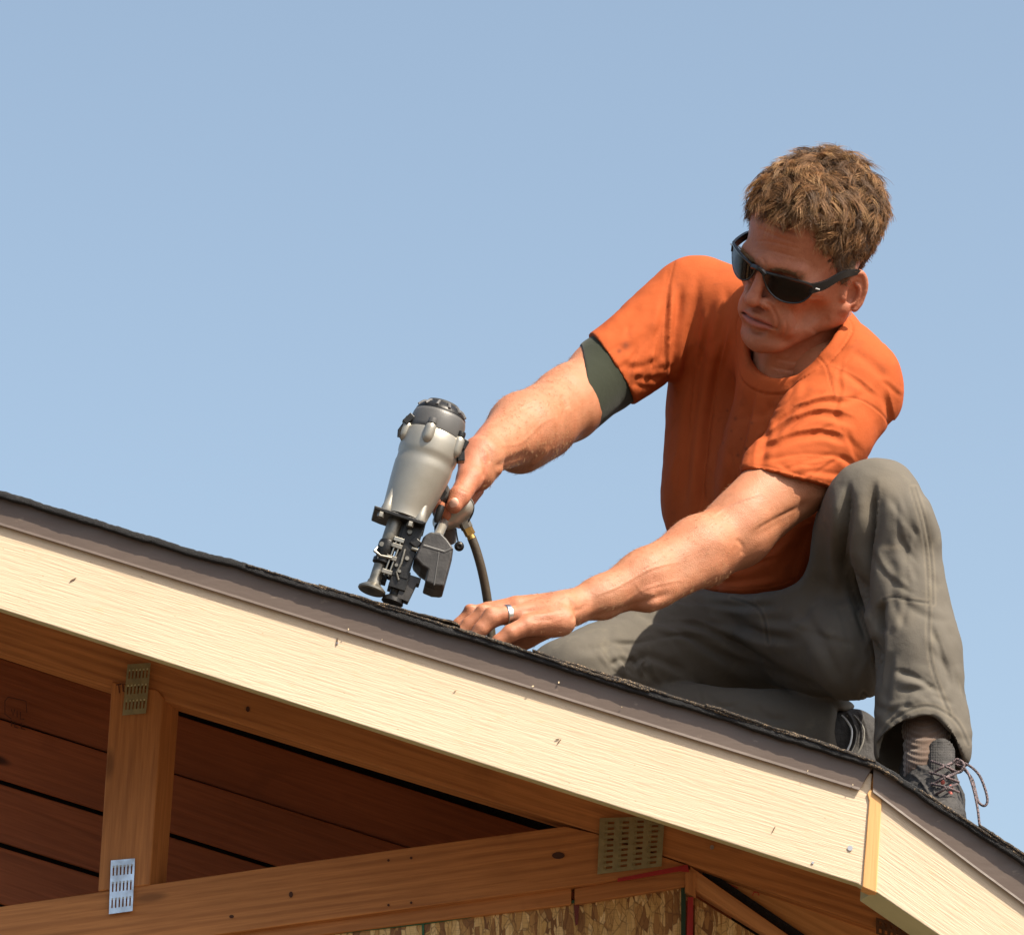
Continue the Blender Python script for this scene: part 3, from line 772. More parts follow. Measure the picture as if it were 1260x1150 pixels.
def cloth_mat(nm, c, dirt, dc, rough=0.85, weave=2600, fuzz=0.3, fade=None):
    m = NM(nm)
    n = m.noise(7, 5, 0.6); n2 = m.noise(30, 5, 0.65)
    k = m.mix(m.ramp(n, [(0.35, 0.0), (0.7, 1.0)]), c, tuple(x * 1.12 for x in c))
    k = m.mix(m.math('MULTIPLY', n2, 0.25), k, tuple(x * 0.75 for x in c))
    k = m.mix(m.math('MULTIPLY', m.ramp(n2, [(0.56, 0.0), (0.68, 1.0)]), dirt), k, dc)
    k = m.mix(m.attr('stain'), k, dc)
    k = m.mix(m.attr('seam'), k, tuple(x * 0.45 for x in c))
    if fade: k = m.mix(m.attr('fade'), k, fade)
    m.col(k); m.set(Roughness=rough)
    m.b.inputs['Sheen Weight'].default_value = fuzz; m.b.inputs['Sheen Roughness'].default_value = 0.5
    m.b.inputs['Specular IOR Level'].default_value = 0.15
    m.bump(m.noise(weave / 4, 2), 0.0002); m.bump(n2, 0.0012); return m.m
ORANGE = cloth_mat('orange_cotton', (0.37, 0.076, 0.020), 0.22, (0.13, 0.035, 0.016), fuzz=0.0)
KHAKI = cloth_mat('grey_work_cotton', (0.110, 0.098, 0.081), 0.35, (0.165, 0.145, 0.108), fuzz=0.0, fade=(0.24, 0.20, 0.145))
GREENC = cloth_mat('dark_green_knit', (0.022, 0.026, 0.016), 0.0, (0.03, 0.03, 0.02), fuzz=0.1)
SOCK = cloth_mat('brown_ribbed_wool', (0.105, 0.068, 0.048), 0.0, (0.05, 0.04, 0.03), fuzz=0.4)
SHOEM = simple('charcoal_mesh_and_suede', (0.030, 0.027, 0.025), 0.8, bumps=((900, 0.0008), (130, 0.002)), var=0.5, vs=60)
SHOEG = simple('grey_shoe_leather', (0.16, 0.15, 0.13), 0.6, bumps=((300, 0.0008),), var=0.3, vs=40)
RUBBER = simple('black_rubber', (0.016, 0.015, 0.015), 0.6, bumps=((200, 0.0006),))
SILVER = simple('silver_reflective_piping', (0.62, 0.63, 0.62), 0.35, 0.3)

# ---- head frame (x to his left, y up the head, z out of the face), millimetres
HL = nrm((0.78, -0.33, -0.53)); HF = np.array((-0.608, -0.20, -0.768)); HF = nrm(HF - (HF @ HL) * HL)
# frame (u right, v down, w away): convert up components to v-down
HLv = np.array([HL[0], -HL[1], HL[2]]); HFv = np.array([HF[0], -HF[1], HF[2]])
HUv = np.cross(HFv, HLv); HUv = HUv if HUv[1] < 0 else -HUv
HC = J(995, 307, 0.30); HS = 0.98
HM = np.stack([HLv, HUv, HFv])                 # rows
def h2f(p): return HC + HS * (np.asarray(p, float) @ HM)
def f2h(p): return ((np.asarray(p, float) - HC) @ HM.T) / HS

def build_head():
    f = Field((-92, -215, -112), (92, 128, 128), 1.25)
    # skull and face mass
    f.ell((0, 34, -10), (72, 80, 90), k=1)
    f.ell((0, 40, 22), (62, 62, 62), k=20)
    f.ell((0, -26, 30), (63, 74, 57), k=22)
    for s in (-1, 1):
        f.cone((s * 55, -64, 4), 14, (s * 20, -104, 66), 14, k=22)       # jaw line
        f.cone((s * 57, -15, 0), 16, (s * 55, -64, 4), 15, k=20)
        f.ell((s * 40, -22, 62), (22, 15, 20), k=18)                     # cheekbone
        f.cone((s * 8, 3, 89), 8, (s * 40, 1, 72), 9, k=12)            # brow
        f.cone((s * 18, -50, 86), 9, (s * 34, -82, 66), 8, k=14)         # fold beside the mouth
        f.ell((s * 31, -15, 92), (17, 11, 17), k=10, mode='sub')          # socket
        f.ell((s * 31, -16, 73), (15, 11, 14), k=4)                       # closed-over lid and eye
        f.ell((s * 56, -58, 50), (14, 16, 18), k=14, mode='sub')         # lean cheek hollow
    f.ell((0, -106, 76), (21, 16, 16), k=14)                              # chin
    f.ell((0, -72, 72), (36, 22, 21), k=14)                              # muzzle
    f.cone((0, 4, 86), 8, (0, -14, 92), 6.5, k=9)                       # nose
    f.cone((0, -12, 91), 6.5, (0, -44, 104), 8.5, k=7)
    f.ell((0, -46, 105), (10, 9, 9.5), k=4)
    for s in (-1, 1):
        f.ell((s * 13, -48, 93), (7.5, 7.5, 10), k=3.5)
        f.ell((s * 6.5, -56.5, 98), (4.0, 4, 6), k=2.5, mode='sub')
    f.ell((0, -61, 98), (5, 6, 5), k=5, mode='sub'); f.ell((0, -58.5, 92), (11, 2, 6), k=4, mode='sub')                      # philtrum
    # lips, pulled slightly up on his right side in a grimace
    up = catmull([(-21, -73.5, 84), (-13, -70.5, 89.5), (-4, -69, 92.5), (0, -70, 93), (4, -69, 92.5), (14, -71.5, 89.5), (26, -77, 82)], 3)
    lo = catmull([(-20, -77, 83), (-12, -80, 88), (0, -81.5, 91), (12, -81, 88), (24, -80, 82)], 3)
    f.chain([(p, 3.6 - 1.2 * abs(p[0]) / 25) for p in up], k=3.5)
    f.chain([(p, 4.6 - 2.0 * (abs(p[0]) / 25)) for p in lo], k=4)
    md = catmull([(-23, -75.5, 85), (-13, -74.4, 91.5), (0, -74.4, 94.5), (13, -75.6, 91.5), (28, -79.5, 83)], 4)
    f.chain([(p + np.array([0, 0, 1.5]), 2.0) for p in md], k=1.2, mode='sub')
    f.ell((0, -90.5, 93), (17, 3.6, 7), k=7, mode='sub')
    for y, z in ((38, 86), (50, 83)):
        f.chain([((x, y + 2 * math.cos(x / 20), 87.3 - (x / 62.0) ** 2 * 22 - (y - 38) * 0.3), 0.6) for x in range(-36, 40, 6)], k=3.5, mode='sub')
    # ears
    for s in (-1, 1):
        n_ = nrm((s * 0.84, 0, 0.42)); t_ = nrm((0, 0.97, -0.22)); b_ = nrm(np.cross(n_, t_)); b_ = b_ if b_[2] < 0 else -b_
        R = np.stack([n_, t_, b_]); c = np.array([s * 73, -31, -1]) + b_ * 3
        f.ell(c, (4.2, 27, 16), R=R, k=3)
        f.ell(c + n_ * 5.5 - b_ * 2 + t_ * 1, (6.5, 17, 9.5), R=R, k=2, mode='sub')
        rim = [c + n_ * 2.5 + t_ * (26 * math.sin(t)) + b_ * (14.5 * math.cos(t)) for t in np.linspace(-1.0, 2.7, 44)]
        f.chain([(p, 3.3) for p in rim], k=2)
        anti = [c + n_ * 2.5 + t_ * (14 * math.sin(t) - 3) + b_ * (8.0 * math.cos(t)) for t in np.linspace(-1.2, 1.6, 24)]
        f.chain([(p, 2.2) for p in anti], k=2)
        f.ell(c - t_ * 24 - b_ * 5 + n_ * 1.5, (4.5, 8, 7), R=R, k=5)
        f.cone(c - b_ * 14 + t_ * -9 + n_ * 3, 4.5, c - b_ * 15 + t_ * 6, 3.5, k=5)
    # neck
    n0 = (0, -40, -22); nb = f2h(J(978, 470, 0.44))
    f.cone(n0, 52, nb, 60, k=14)
    pit = f2h(J(938, 486, 0.395))
    for s in (-1, 1):
        f.cone((s * 50, -50, -20), 10, pit + np.array([s * 10, 0, 0]), 7, k=18)
    f.cone((0, -92, 30), 16, pit, 12, k=18)
    V, Q = f.mesh(); V = relax(V, Q, 2, 0.5)
    return V, Q, f
HV, HQ, HField = build_head()
hN = normals(HV, HQ)
x_, y_, z_ = HV.T
HVb = HV + hN * (vnoise(HV, 0.09, 3, 3) * 0.35)[:, None]
# wrinkles at the outer eye corner
lip_gap_shade = np.clip(1 - np.abs(y_ + 75 + 0.03 * x_ + np.abs(x_) * 0.06) / 1.9, 0, 1) * (np.abs(x_) < 27) * (z_ > 78)  # groove between the lips darkened in colour, as painted shade
lipm = np.exp(-(((y_ + 76 + 0.05 * x_) / 6.5) ** 4)) * (np.abs(x_) < 25 - 0.5 * np.abs(y_ + 75)) * (z_ > 80)
stub = np.clip(1 - ((y_ + 92) / 34) ** 2, 0, 1) * (z_ > 10) * 0.16
red = np.clip(0.62 + 0.35 * np.exp(-((y_ + 42) ** 2 + (np.abs(x_) - 6) ** 2) / 500) * (z_ > 90) + 0.3 * (np.abs(x_) > 70), 0, 1)
red = np.clip(red + 0.45 * (np.abs(x_) > 72) * (y_ < 5) * (z_ < 14), 0, 1.1)
red = red * np.clip((y_ + 140) / 30, 0.35, 1)

# ---- arms and hands
RA = []
def build_arm_r():
    f = Field((525, 340, J(0, 575, 0.03)[2] - 20), (880, 670, J(0, 450, 0.60)[2]), 1.6)
    HO = 0.045
    sh, el, mid, wr = J(850, 378, .52), J(697, 500, .40), J(644, 527, .29), J(592, 562, .205 - HO)
    f.cone(sh, 46, J(745, 460, .455), 42, k=1)
    f.cone(J(745, 460, .455), 42, el, 41, k=16)
    f.cone(el, 43, mid, 43, k=14); f.cone(J(668, 530, .35), 36, J(640, 548, .30), 35, k=16)
    f.cone(mid, 42, wr, 24, k=14)
    f.cone(J(690, 478, .38), 20, J(700, 470, .40), 18, k=20)
    # crook of the elbow
    pass
    # palm turning down behind the tool
    K = lambda u, v, Y: J(u, v, Y - HO)
    f.cone(wr, 24, K(588, 583, .20), 21, k=10)
    f.cone(K(584, 572, .19), 20, K(577, 590, .165), 16, k=10)
    f.cone(K(600, 572, .21), 18, K(587, 590, .215), 13, k=10)
    f.chain([(K(578, 588, .165), 16), (K(570, 603, .15), 12.8), (K(565, 611, .142), 13.0), (K(559, 622, .135), 10)], k=3.5)
    f.ell(K(567, 605, .140), (9, 4, 5), k=6)
    # fingers round the grip
    for i, (du, dv, dy) in enumerate(((0, 0, 0), (5, 9, .012), (10, 13, .036), (14, 16, .060))):
        f.chain([(K(581 + du * .2, 592 + dv * .6, .215 + dy), 12), (K(566 + du * .5, 612 + dv * .4, .205 + dy), 10.5), (K(552 + du, 624 + dv, .165 + dy), 9.8), (K(541 + du, 625 + dv * .9, .145 + dy), 8.8), (K(537 + du, 619 + dv * .8, .135 + dy), 7.6)], k=2.0)
    V, Q = f.mesh(); return relax(V, Q, 2, 0.5), Q
def build_arm_l():
    f = Field((528, 440, J(0, 575, -0.02)[2] - 60), (1090, 820, J(0, 500, 0.50)[2]), 1.6)
    sh, el = J(1058, 480, .36), J(907, 655, .235)
    f.cone(sh, 52, J(975, 590, .28), 46, k=1)
    f.cone(J(975, 590, .28), 45, el, 41, k=16)
    f.cone(J(945, 600, .25), 32, J(915, 630, .225), 32, k=20)      # biceps
    f.cone(el, 40, J(862, 678, .20), 41, k=18)
    f.cone(J(862, 678, .20), 41, J(795, 712, .155), 34, k=18)
    f.cone(J(795, 712, .155), 34, J(740, 735, .12), 25, k=18)
    f.cone(J(740, 735, .12), 25, J(700, 748, .095), 21, k=14, flat=((0, .3, 1), 0.85))
    f.cone(J(870, 700, .18), 16, J(800, 738, .135), 14, k=16)
    # back of the hand
    wr = J(702, 749, .095)
    M5, M4, M3, M2 = J(648, 770, .035), J(641, 757, .055), J(636, 748, .082), J(636, 746, .108)
    f.cone(wr, 21, J(676, 758, .07), 21, k=10)
    f.cone(J(690, 762, .06), 18, M5, 13, k=10); f.cone(J(690, 748, .08), 20, M4, 14, k=9)
    f.cone(J(690, 746, .10), 18, M3, 14, k=8); f.cone(J(690, 745, .12), 18, M2, 13.5, k=8)
    f.ell(J(683, 768, .055), (22, 15, 15), k=10)
    f.chain([(M5, 12.5), (J(628, 779, .026), 10.5), (J(614, 789, .026), 9), (J(606, 798, .028), 8)], k=2.5)
    f.chain([(M4, 13.5), (J(619, 757, .045), 11.2), (J(604, 761, .040), 11.8), (J(592, 774, .038), 9.6), (J(583, 786, .040), 8.6)], k=2.5)
    f.chain([(M3, 13.5), (J(612, 753, .078), 11.6), (J(594, 757, .075), 11.6), (J(577, 769, .075), 9.8), (J(566, 782, .075), 8.8)], k=2.5)
    f.chain([(M2, 13), (J(600, 752, .108), 11.4), (J(580, 757, .108), 11.6), (J(566, 769, .108), 9.6), (J(558, 783, .108), 8.6)], k=2.5)
    f.chain([(J(680, 765, .12), 17), (J(650, 783, .135), 13), (J(628, 800, .14), 11), (J(612, 808, .14), 9)], k=5)
    for p in (J(604, 751, .035), J(594, 748, .068), J(578, 747, .10)): f.ell(p, (6, 4, 5), k=6)
    V, Q = f.mesh(); return relax(V, Q, 2, 0.5), Q
RV, RQ = build_arm_r(); LV, LQ = build_arm_l()
N = normals(RV, RQ)
for pts, wd, dp in (([(566, 598), (572, 600), (579, 604)], 1.4, 0.7), ([(564, 602), (570, 604), (577, 607)], 1.3, 0.6),
                    ([(596, 545), (602, 556), (603, 572)], 3, 1.2), ([(606, 577), (630, 566), (655, 556)], 5, 2.2), ([(650, 575), (668, 562), (676, 548)], 3, -1.4),
                    ([(605, 548), (640, 545), (668, 520), (690, 512)], 2.2, -0.4), ([(630, 505), (660, 492), (690, 470)], 2.0, -0.35), ([(690, 484), (694, 494), (698, 504)], 4, 1.0), ([(592, 560), (598, 575), (594, 590)], 3, 1.3)):
    RV = crease(RV, N, pts, wd, dp, 0.3)
RV = RV + N * (vnoise(RV, 0.05, 5, 3) * 0.3)[:, None]
N = normals(LV, LQ)
for pts, wd, dp in (([(712, 764), (760, 752), (800, 738), (835, 726)], 5, 3.0), ([(700, 752), (712, 750), (725, 742)], 3, 0.8), 
                    ([(905, 662), (914, 672), (912, 684)], 3, 1.6), ([(1005, 612), (960, 640), (920, 664)], 7, 2.5), ([(725, 735), (760, 722), (800, 700), (840, 690)], 1.7, -0.9), ([(760, 745), (800, 722), (850, 712)], 1.7, -0.7), ([(870, 640), (900, 620), (940, 606)], 2, -0.9), ([(780, 712), (790, 728), (812, 732)], 1.6, -0.6), ([(925, 655), (950, 640), (985, 622)], 2.2, 1.2), ([(700, 735), (708, 750), (703, 766)], 2.4, 1.2),
                    ([(640, 748), (665, 745), (690, 742)], 3.5, -0.9), ([(645, 757), (668, 756), (690, 754)], 3, -0.8), ([(596, 762), (604, 766), (600, 772)], 1.2, .4), ([(641, 752), (655, 752), (680, 750)], 2.5, .7), ([(652, 764), (668, 763), (684, 762)], 2.5, .6),
                    ([(600, 752), (604, 756), (604, 764)], 1.2, 0.5), ([(654, 770), (652, 776), (646, 784)], 1.4, 0.7)):
    LV = crease(LV, N, pts, wd, dp * (0.6 if abs(dp) < 1 and wd < 2 else 0.85), 0.25)
LV = LV + N * (vnoise(LV, 0.05, 6, 3) * 0.3)[:, None]
# trunk piece under the shirt that joins head and arms
f = Field((790, 330, J(0, 500, .2)[2]), (1110, 560, J(0, 450, .65)[2]), 4)
f.cone(J(862, 385, .51), 42, J(1045, 470, .36), 42, k=1); f.cone(J(985, 440, .46), 44, J(960, 520, .53), 40, k=14)
TV, TQ = f.mesh(); 
hv = h2f(HVb); hn_ = normals(hv, HQ)
if np.median(((hv - hv.mean(0)) * hn_).sum(1)) < 0: hn_ = -hn_
for pts, wd, dp in (([(934, 368), (946, 374), (955, 388), (957, 402), (951, 413)], 2.2, 1.7), ([(966, 392), (968, 404), (961, 418)], 2.0, 0.9), ([(976, 386), (980, 398), (974, 412)], 2.0, 0.7),
                    ([(992, 362), (1002, 366), (1014, 366)], 1.5, 0.8), ([(990, 358), (1002, 358), (1014, 355)], 1.5, 0.6), ([(925, 306), (950, 309), (985, 318)], 1.6, 0.7), ([(924, 297), (950, 298), (990, 308)], 1.6, 0.6),
                    ([(930, 318), (933, 326), (930, 333)], 1.5, 1.0), ([(937, 316), (941, 324), (940, 332)], 1.5, 0.9), ([(924, 405), (934, 409), (946, 407)], 2.5, 1.2), ([(918, 340), (922, 346), (926, 348)], 1.4, 0.6),
                    ([(1000, 412), (1010, 400), (1022, 390)], 5, 1.8), ([(950, 440), (980, 445), (1010, 430)], 2, 0.8), ([(945, 450), (975, 456), (1000, 446)], 2, 0.8), ([(972, 375), (985, 378), (998, 372)], 4, -0.8)):
    hv = crease(hv, hn_, pts, wd, dp, 0.4)
allV = np.concatenate([hv, RV, LV, TV]); o1 = len(hv); o2 = o1 + len(RV); o3 = o2 + len(LV)
def orient(V, Q):
    Wp = W(V); c = Wp.mean(0); vol = np.einsum('ij,ij->i', np.cross(Wp[Q[:, 1]] - Wp[Q[:, 0]], Wp[Q[:, 2]] - Wp[Q[:, 0]]), Wp[Q[:, 0]] - c).sum()
    return Q if vol > 0 else Q[:, ::-1]
allQ = np.concatenate([orient(hv, HQ), orient(RV, RQ) + o1, orient(LV, LQ) + o2, orient(TV, TQ) + o3])
tanv = np.concatenate([red, np.clip(0.12 + 0.5 * (RV[:, 0] < 600), 0, 1) * 1.0, np.clip((760 - LV[:, 0]) / 120, 0, 1) * 0.25 + 0.08, np.zeros(len(TV))])
lipv = np.concatenate([lipm, np.zeros(len(allV) - len(hv))]); stv = np.concatenate([stub, np.zeros(len(allV) - len(hv))])
Wa = W(allV); org = W(J(950, 900, 0.4))
me = np_mesh('person', Wa - org, allQ)
for k, v in (('tan', tanv), ('lip', lipv), ('stubble', stv), ('mouth', np.concatenate([lip_gap_shade, np.zeros(len(allV) - len(hv))]))): vattr(me, k, v)
person = link('person', me, SKIN); person.location = org.tolist()
tag(person, 'man in orange t-shirt and grey work trousers kneeling at the roof edge', 'person')

NAILP = simple('fingernail', (0.62, 0.36, 0.26), 0.28)
f = Field((545, 605, J(558, 619, .06)[2] - 10), (575, 635, J(558, 619, .12)[2] + 10), 0.9)
f.ell(J(558.5, 619.5, .0815), (5.6, 7.8, 4.0), R=np.stack([nrm((1, .35, 0)), nrm((-.35, 1, 0.25)), nrm(np.cross((1, .35, 0), (-.35, 1, .25)))]), k=1)
V, Q = f.mesh(); baked('fingernail', V, Q, NAILP, person)

# ---- dark green undersleeve
f = Field((690, 400, J(0, 450, .25)[2]), (830, 560, J(0, 400, .62)[2]), 1.6)
f.cone(J(850, 378, .52), 48.5, J(745, 460, .455), 44.6, k=1); f.cone(J(745, 460, .455), 44.6, J(697, 500, .40), 45.2, k=14)
c0 = J(716, 482, .43); f.plane(c0, (-0.97, -0.02, -0.10), 1.5)
V, Q = f.mesh(); V = relax(V, Q, 2); baked('undersleeve', V, Q, GREENC, person)

# ---- t-shirt
SHIRT = [(838, 316), (862, 311), (900, 312), (940, 330), (1030, 350), (1052, 376), (1066, 396), (1090, 416), (1104, 436), (1112, 462), (1114, 500), (1112, 540), (1109, 573), (1080, 612), (1035, 618), (1034, 650), (1000, 690), (990, 712), (975, 721), (940, 730), (900, 732), (862, 727), (850, 715), (830, 690), (813, 650), (814, 600), (817, 550), (822, 500), (823, 466), (816, 478), (800, 486), (776, 496), (735, 520), (700, 480), (700, 430), (722, 410), (745, 398), (765, 380), (800, 345), (822, 325)]
def build_shirt():
    f = Field((712, 300, J(0, 575, .06)[2] - 30), (1125, 742, J(0, 500, .80)[2]), 2.0)
    f.cone(J(862, 380, .515), 64, J(985, 425, .43), 70, k=1); f.cone(J(985, 425, .43), 70, J(1048, 468, .365), 62, k=20)
    f.cone(J(985, 490, .42), 80, J(975, 580, .47), 84, k=34); f.cone(J(975, 580, .47), 84, J(958, 700, .53), 80, k=34)
    f.cone(J(888, 445, .55), 68, J(890, 600, .60), 74, k=50); f.cone(J(890, 600, .60), 74, J(905, 705, .60), 66, k=40)
    f.cone(J(852, 382, .52), 62, J(752, 455, .46), 54, k=12); f.cone(J(752, 455, .46), 54, J(700, 493, .43), 53, k=2)              # sleeve on his right
    f.cone(J(1056, 476, .35), 60, J(1010, 535, .31), 60, k=12)            # sleeve on his left
    f.cone(J(1010, 535, .31), 61, J(966, 596, .275), 58, k=12); f.cone(J(966, 596, .275), 58, J(925, 650, .25), 57, k=2)
    f.outline(catmull(SHIRT, 3, True), k=14, grow=4.5)
    x, y, z = f.xyz((slice(None),) * 3)
    # openings, then each hem cut square to its sleeve
    f.cone(J(800, 420, .485), 40, J(700, 493, .43), 49.5, k=1, mode='sub')
    f.cone(J(990, 560, .30), 44, J(925, 650, .25), 53, k=1, mode='sub')
    q = J(750, 453, .46)
    cut = -((x - q[0]) * -0.835 + (y - q[1]) * 0.53 + (z - q[2]) * -0.14 + 0.0012 * (y - 452) ** 2)
    cut = np.maximum(cut, np.maximum(x - 806, y - 520)); f.F = smax(f.F, -cut.astype(np.float32), 1.2)
    q = J(968, 592, .29)
    cut = -((x - q[0]) * -0.21 + (y - q[1]) * 0.96 + (z - q[2]) * -0.10)
    cut = np.maximum(cut, np.maximum(885 - x, z - J(960, 600, .365)[2])); f.F = smax(f.F, -cut.astype(np.float32), 1.2)
    # neck opening
    nc = J(964, 403, .33)
    f.ell(nc, (66, 66, 70), k=3, mode='sub')
    f.cone(J(985, 360, .30), 56, J(975, 470, .44), 58, k=3, mode='sub')
    V, Q = f.mesh(); V = relax(V, Q, 3, 0.5)
    return V, Q, nc
SV, SQ, NC = build_shirt()
N = normals(SV, SQ)
# broad soft unevenness first
SV = SV + N * (vnoise(SV, 0.012, 11, 2) * 2.6 + vnoise(SV, 0.045, 12, 2) * 0.7)[:, None]
dn = np.linalg.norm((SV - NC) / np.array([66, 66, 70.]), axis=1)
band = (dn < 1.27) & (N[:, 2] < 0.5)
SV[band] += N[band] * 1.6
gro = np.exp(-((dn - 1.28) / 0.022) ** 2); SV -= N * (gro * 1.6)[:, None]
folds = [  # (line, width, depth)
    ([(838, 345), (832, 400), (828, 450), (823, 480)], 5, 4.5),
    ([(905, 395), (880, 480), (868, 560), (862, 660)], 7, 5.5), ([(880, 370), (862, 440), (848, 540), (838, 640)], 6, 4.5),
    ([(925, 470), (905, 560), (892, 640), (885, 700)], 7, 4.5), ([(860, 330), (852, 400), (838, 500)], 6, 3.0),
    ([(940, 500), (938, 560), (925, 640)], 8, 3.2), ([(1000, 470), (960, 520), (935, 565), (915, 580)], 7, 4.0),
    ([(895, 350), (892, 380), (880, 430)], 5, 2.2),
    # his left sleeve: fan of folds from the armpit
    ([(918, 566), (960, 545), (1010, 535), (1050, 548)], 4.5, 3.6), ([(925, 548), (965, 525), (1010, 510), (1060, 525)], 5, 4.0),
    ([(940, 530), (975, 505), (1015, 492), (1050, 498)], 4.5, 3.6), ([(935, 568), (980, 560), (1030, 562), (1060, 575)], 4, 2.8),
    ([(990, 580), (1025, 583), (1060, 592)], 4, 2.4), ([(965, 508), (990, 490), (1020, 480)], 4, 2.4),
    ([(1085, 480), (1097, 520), (1100, 565)], 5, 2.2), ([(1030, 560), (1050, 575), (1062, 596)], 4, 2.5),
    # shoulder
    ([(1045, 430), (1070, 445), (1095, 470)], 7, 2.4), ([(1010, 440), (1040, 455), (1070, 480)], 6, 2.4), ([(1048, 395), (1030, 430), (1000, 455)], 6, 2.6),
    # his right sleeve
    ([(822, 360), (812, 410), (806, 455), (800, 480)], 5, 3.4), ([(815, 440), (790, 452), (765, 450)], 5, 2.4), ([(820, 462), (795, 468), (775, 462)], 4.5, 2.8),
    ([(815, 400), (780, 425), (752, 432)], 7, 2.0), ([(790, 370), (765, 400), (745, 415)], 7, 1.6), ([(808, 478), (790, 476), (778, 470)], 3.5, 2.0),
    # belly, pulled round to the left
    ([(870, 700), (905, 690), (950, 680)], 7, 3.0), ([(862, 718), (900, 716), (960, 708)], 5, 2.4), ([(935, 690), (960, 660), (985, 620)], 7, 3.5),
]
for pts, wd, dp in folds: SV = crease(SV, N, pts, wd, dp * 0.8, 0.75)
for pts, wd, dp in (([(920, 560), (960, 538), (1010, 528), (1052, 540)], 6, 4.5), ([(932, 542), (970, 516), (1015, 503), (1060, 516)], 6, 4.5), ([(945, 524), (980, 500), (1020, 488), (1050, 494)], 6, 4.0), ([(940, 572), (985, 562), (1030, 566), (1058, 580)], 5, 3.5),
                    ([(826, 345), (824, 400), (821, 465)], 8, 5), ([(812, 400), (803, 440), (797, 478)], 6, 4.5), ([(790, 420), (780, 450), (776, 480)], 6, 3), ([(905, 372), (885, 460), (872, 560), (864, 650)], 8, 6), ([(870, 370), (856, 450), (846, 560)], 8, 5), ([(935, 470), (915, 560), (900, 650)], 8, 5),
                    ([(1090, 470), (1100, 520), (1101, 568)], 7, 4), ([(1015, 448), (1050, 462), (1085, 490)], 7, 3), ([(868, 705), (915, 694), (965, 680)], 6, 3.5)):
    SV = step_fold(SV, N, pts, wd, dp)
SV = random_creases(SV, N, [(820, 380, 910, 700, 97, 8), (860, 480, 1000, 700, 100, 12), (740, 350, 820, 470, 130, 18), (930, 480, 1060, 590, -14, 14), (1030, 400, 1110, 560, 55, 25), (860, 640, 980, 720, 150, 20), (925, 480, 990, 560, 115, 12)], 31, 60, wd=(2.2, 5.0), dp=(0.5, 1.4), ln=(35, 95))
# stitched seams: shoulder line and armholes
seam = np.zeros(len(SV)); 
for pts in ([(1003, 436), (1016, 450), (1022, 470), (1028, 488)], [(1028, 488), (1060, 492), (1090, 515), (1098, 545), (1100, 572)], [(832, 318), (822, 360), (818, 420), (822, 465)], [(905, 318), (880, 312)]):
    SV = crease(SV, N, pts, 1.3, 1.2, 0.25); d, _, _ = line_dist(SV[:, :2], catmull(pts, 5)); seam = np.maximum(seam, np.exp(-(d / 1.1) ** 2) * (N[:, 2] < 0) * 0.5)
for pts in ([(729, 407), (736, 432), (752, 459), (778, 487)], [(916, 570), (950, 575), (1000, 588), (1030, 596)], [(864, 718), (900, 723), (950, 720), (985, 708)]):
    SV = crease(SV, N, pts, 1.1, 0.8, 0.2); d, _, _ = line_dist(SV[:, :2], catmull(pts, 5)); seam = np.maximum(seam, np.exp(-(d / 1.0) ** 2) * (N[:, 2] < 0) * 0.35)
stain = np.zeros(len(SV)); R = np.random.RandomState(9)
for (cx, cy, r) in [(905, 515, 3.5), (900, 530, 2.5), (918, 552, 3), (895, 505, 2), (912, 540, 2), (890, 545, 1.6), (925, 520, 2), (908, 560, 3), (770, 425, 5), (762, 432, 3)]:
    stain = np.maximum(stain, 0.8 * np.exp(-((SV[:, 0] - cx) ** 2 + (SV[:, 1] - cy) ** 2) / r ** 2) * (N[:, 2] < 0))
stain = np.maximum(stain, 0.34 * np.exp(-(((SV[:, 0] - 905) / 22) ** 2 + ((SV[:, 1] - 530) / 45) ** 2)) * (N[:, 2] < 0))
baked('shirt', SV, SQ, ORANGE, person, {'seam': seam, 'stain': stain})

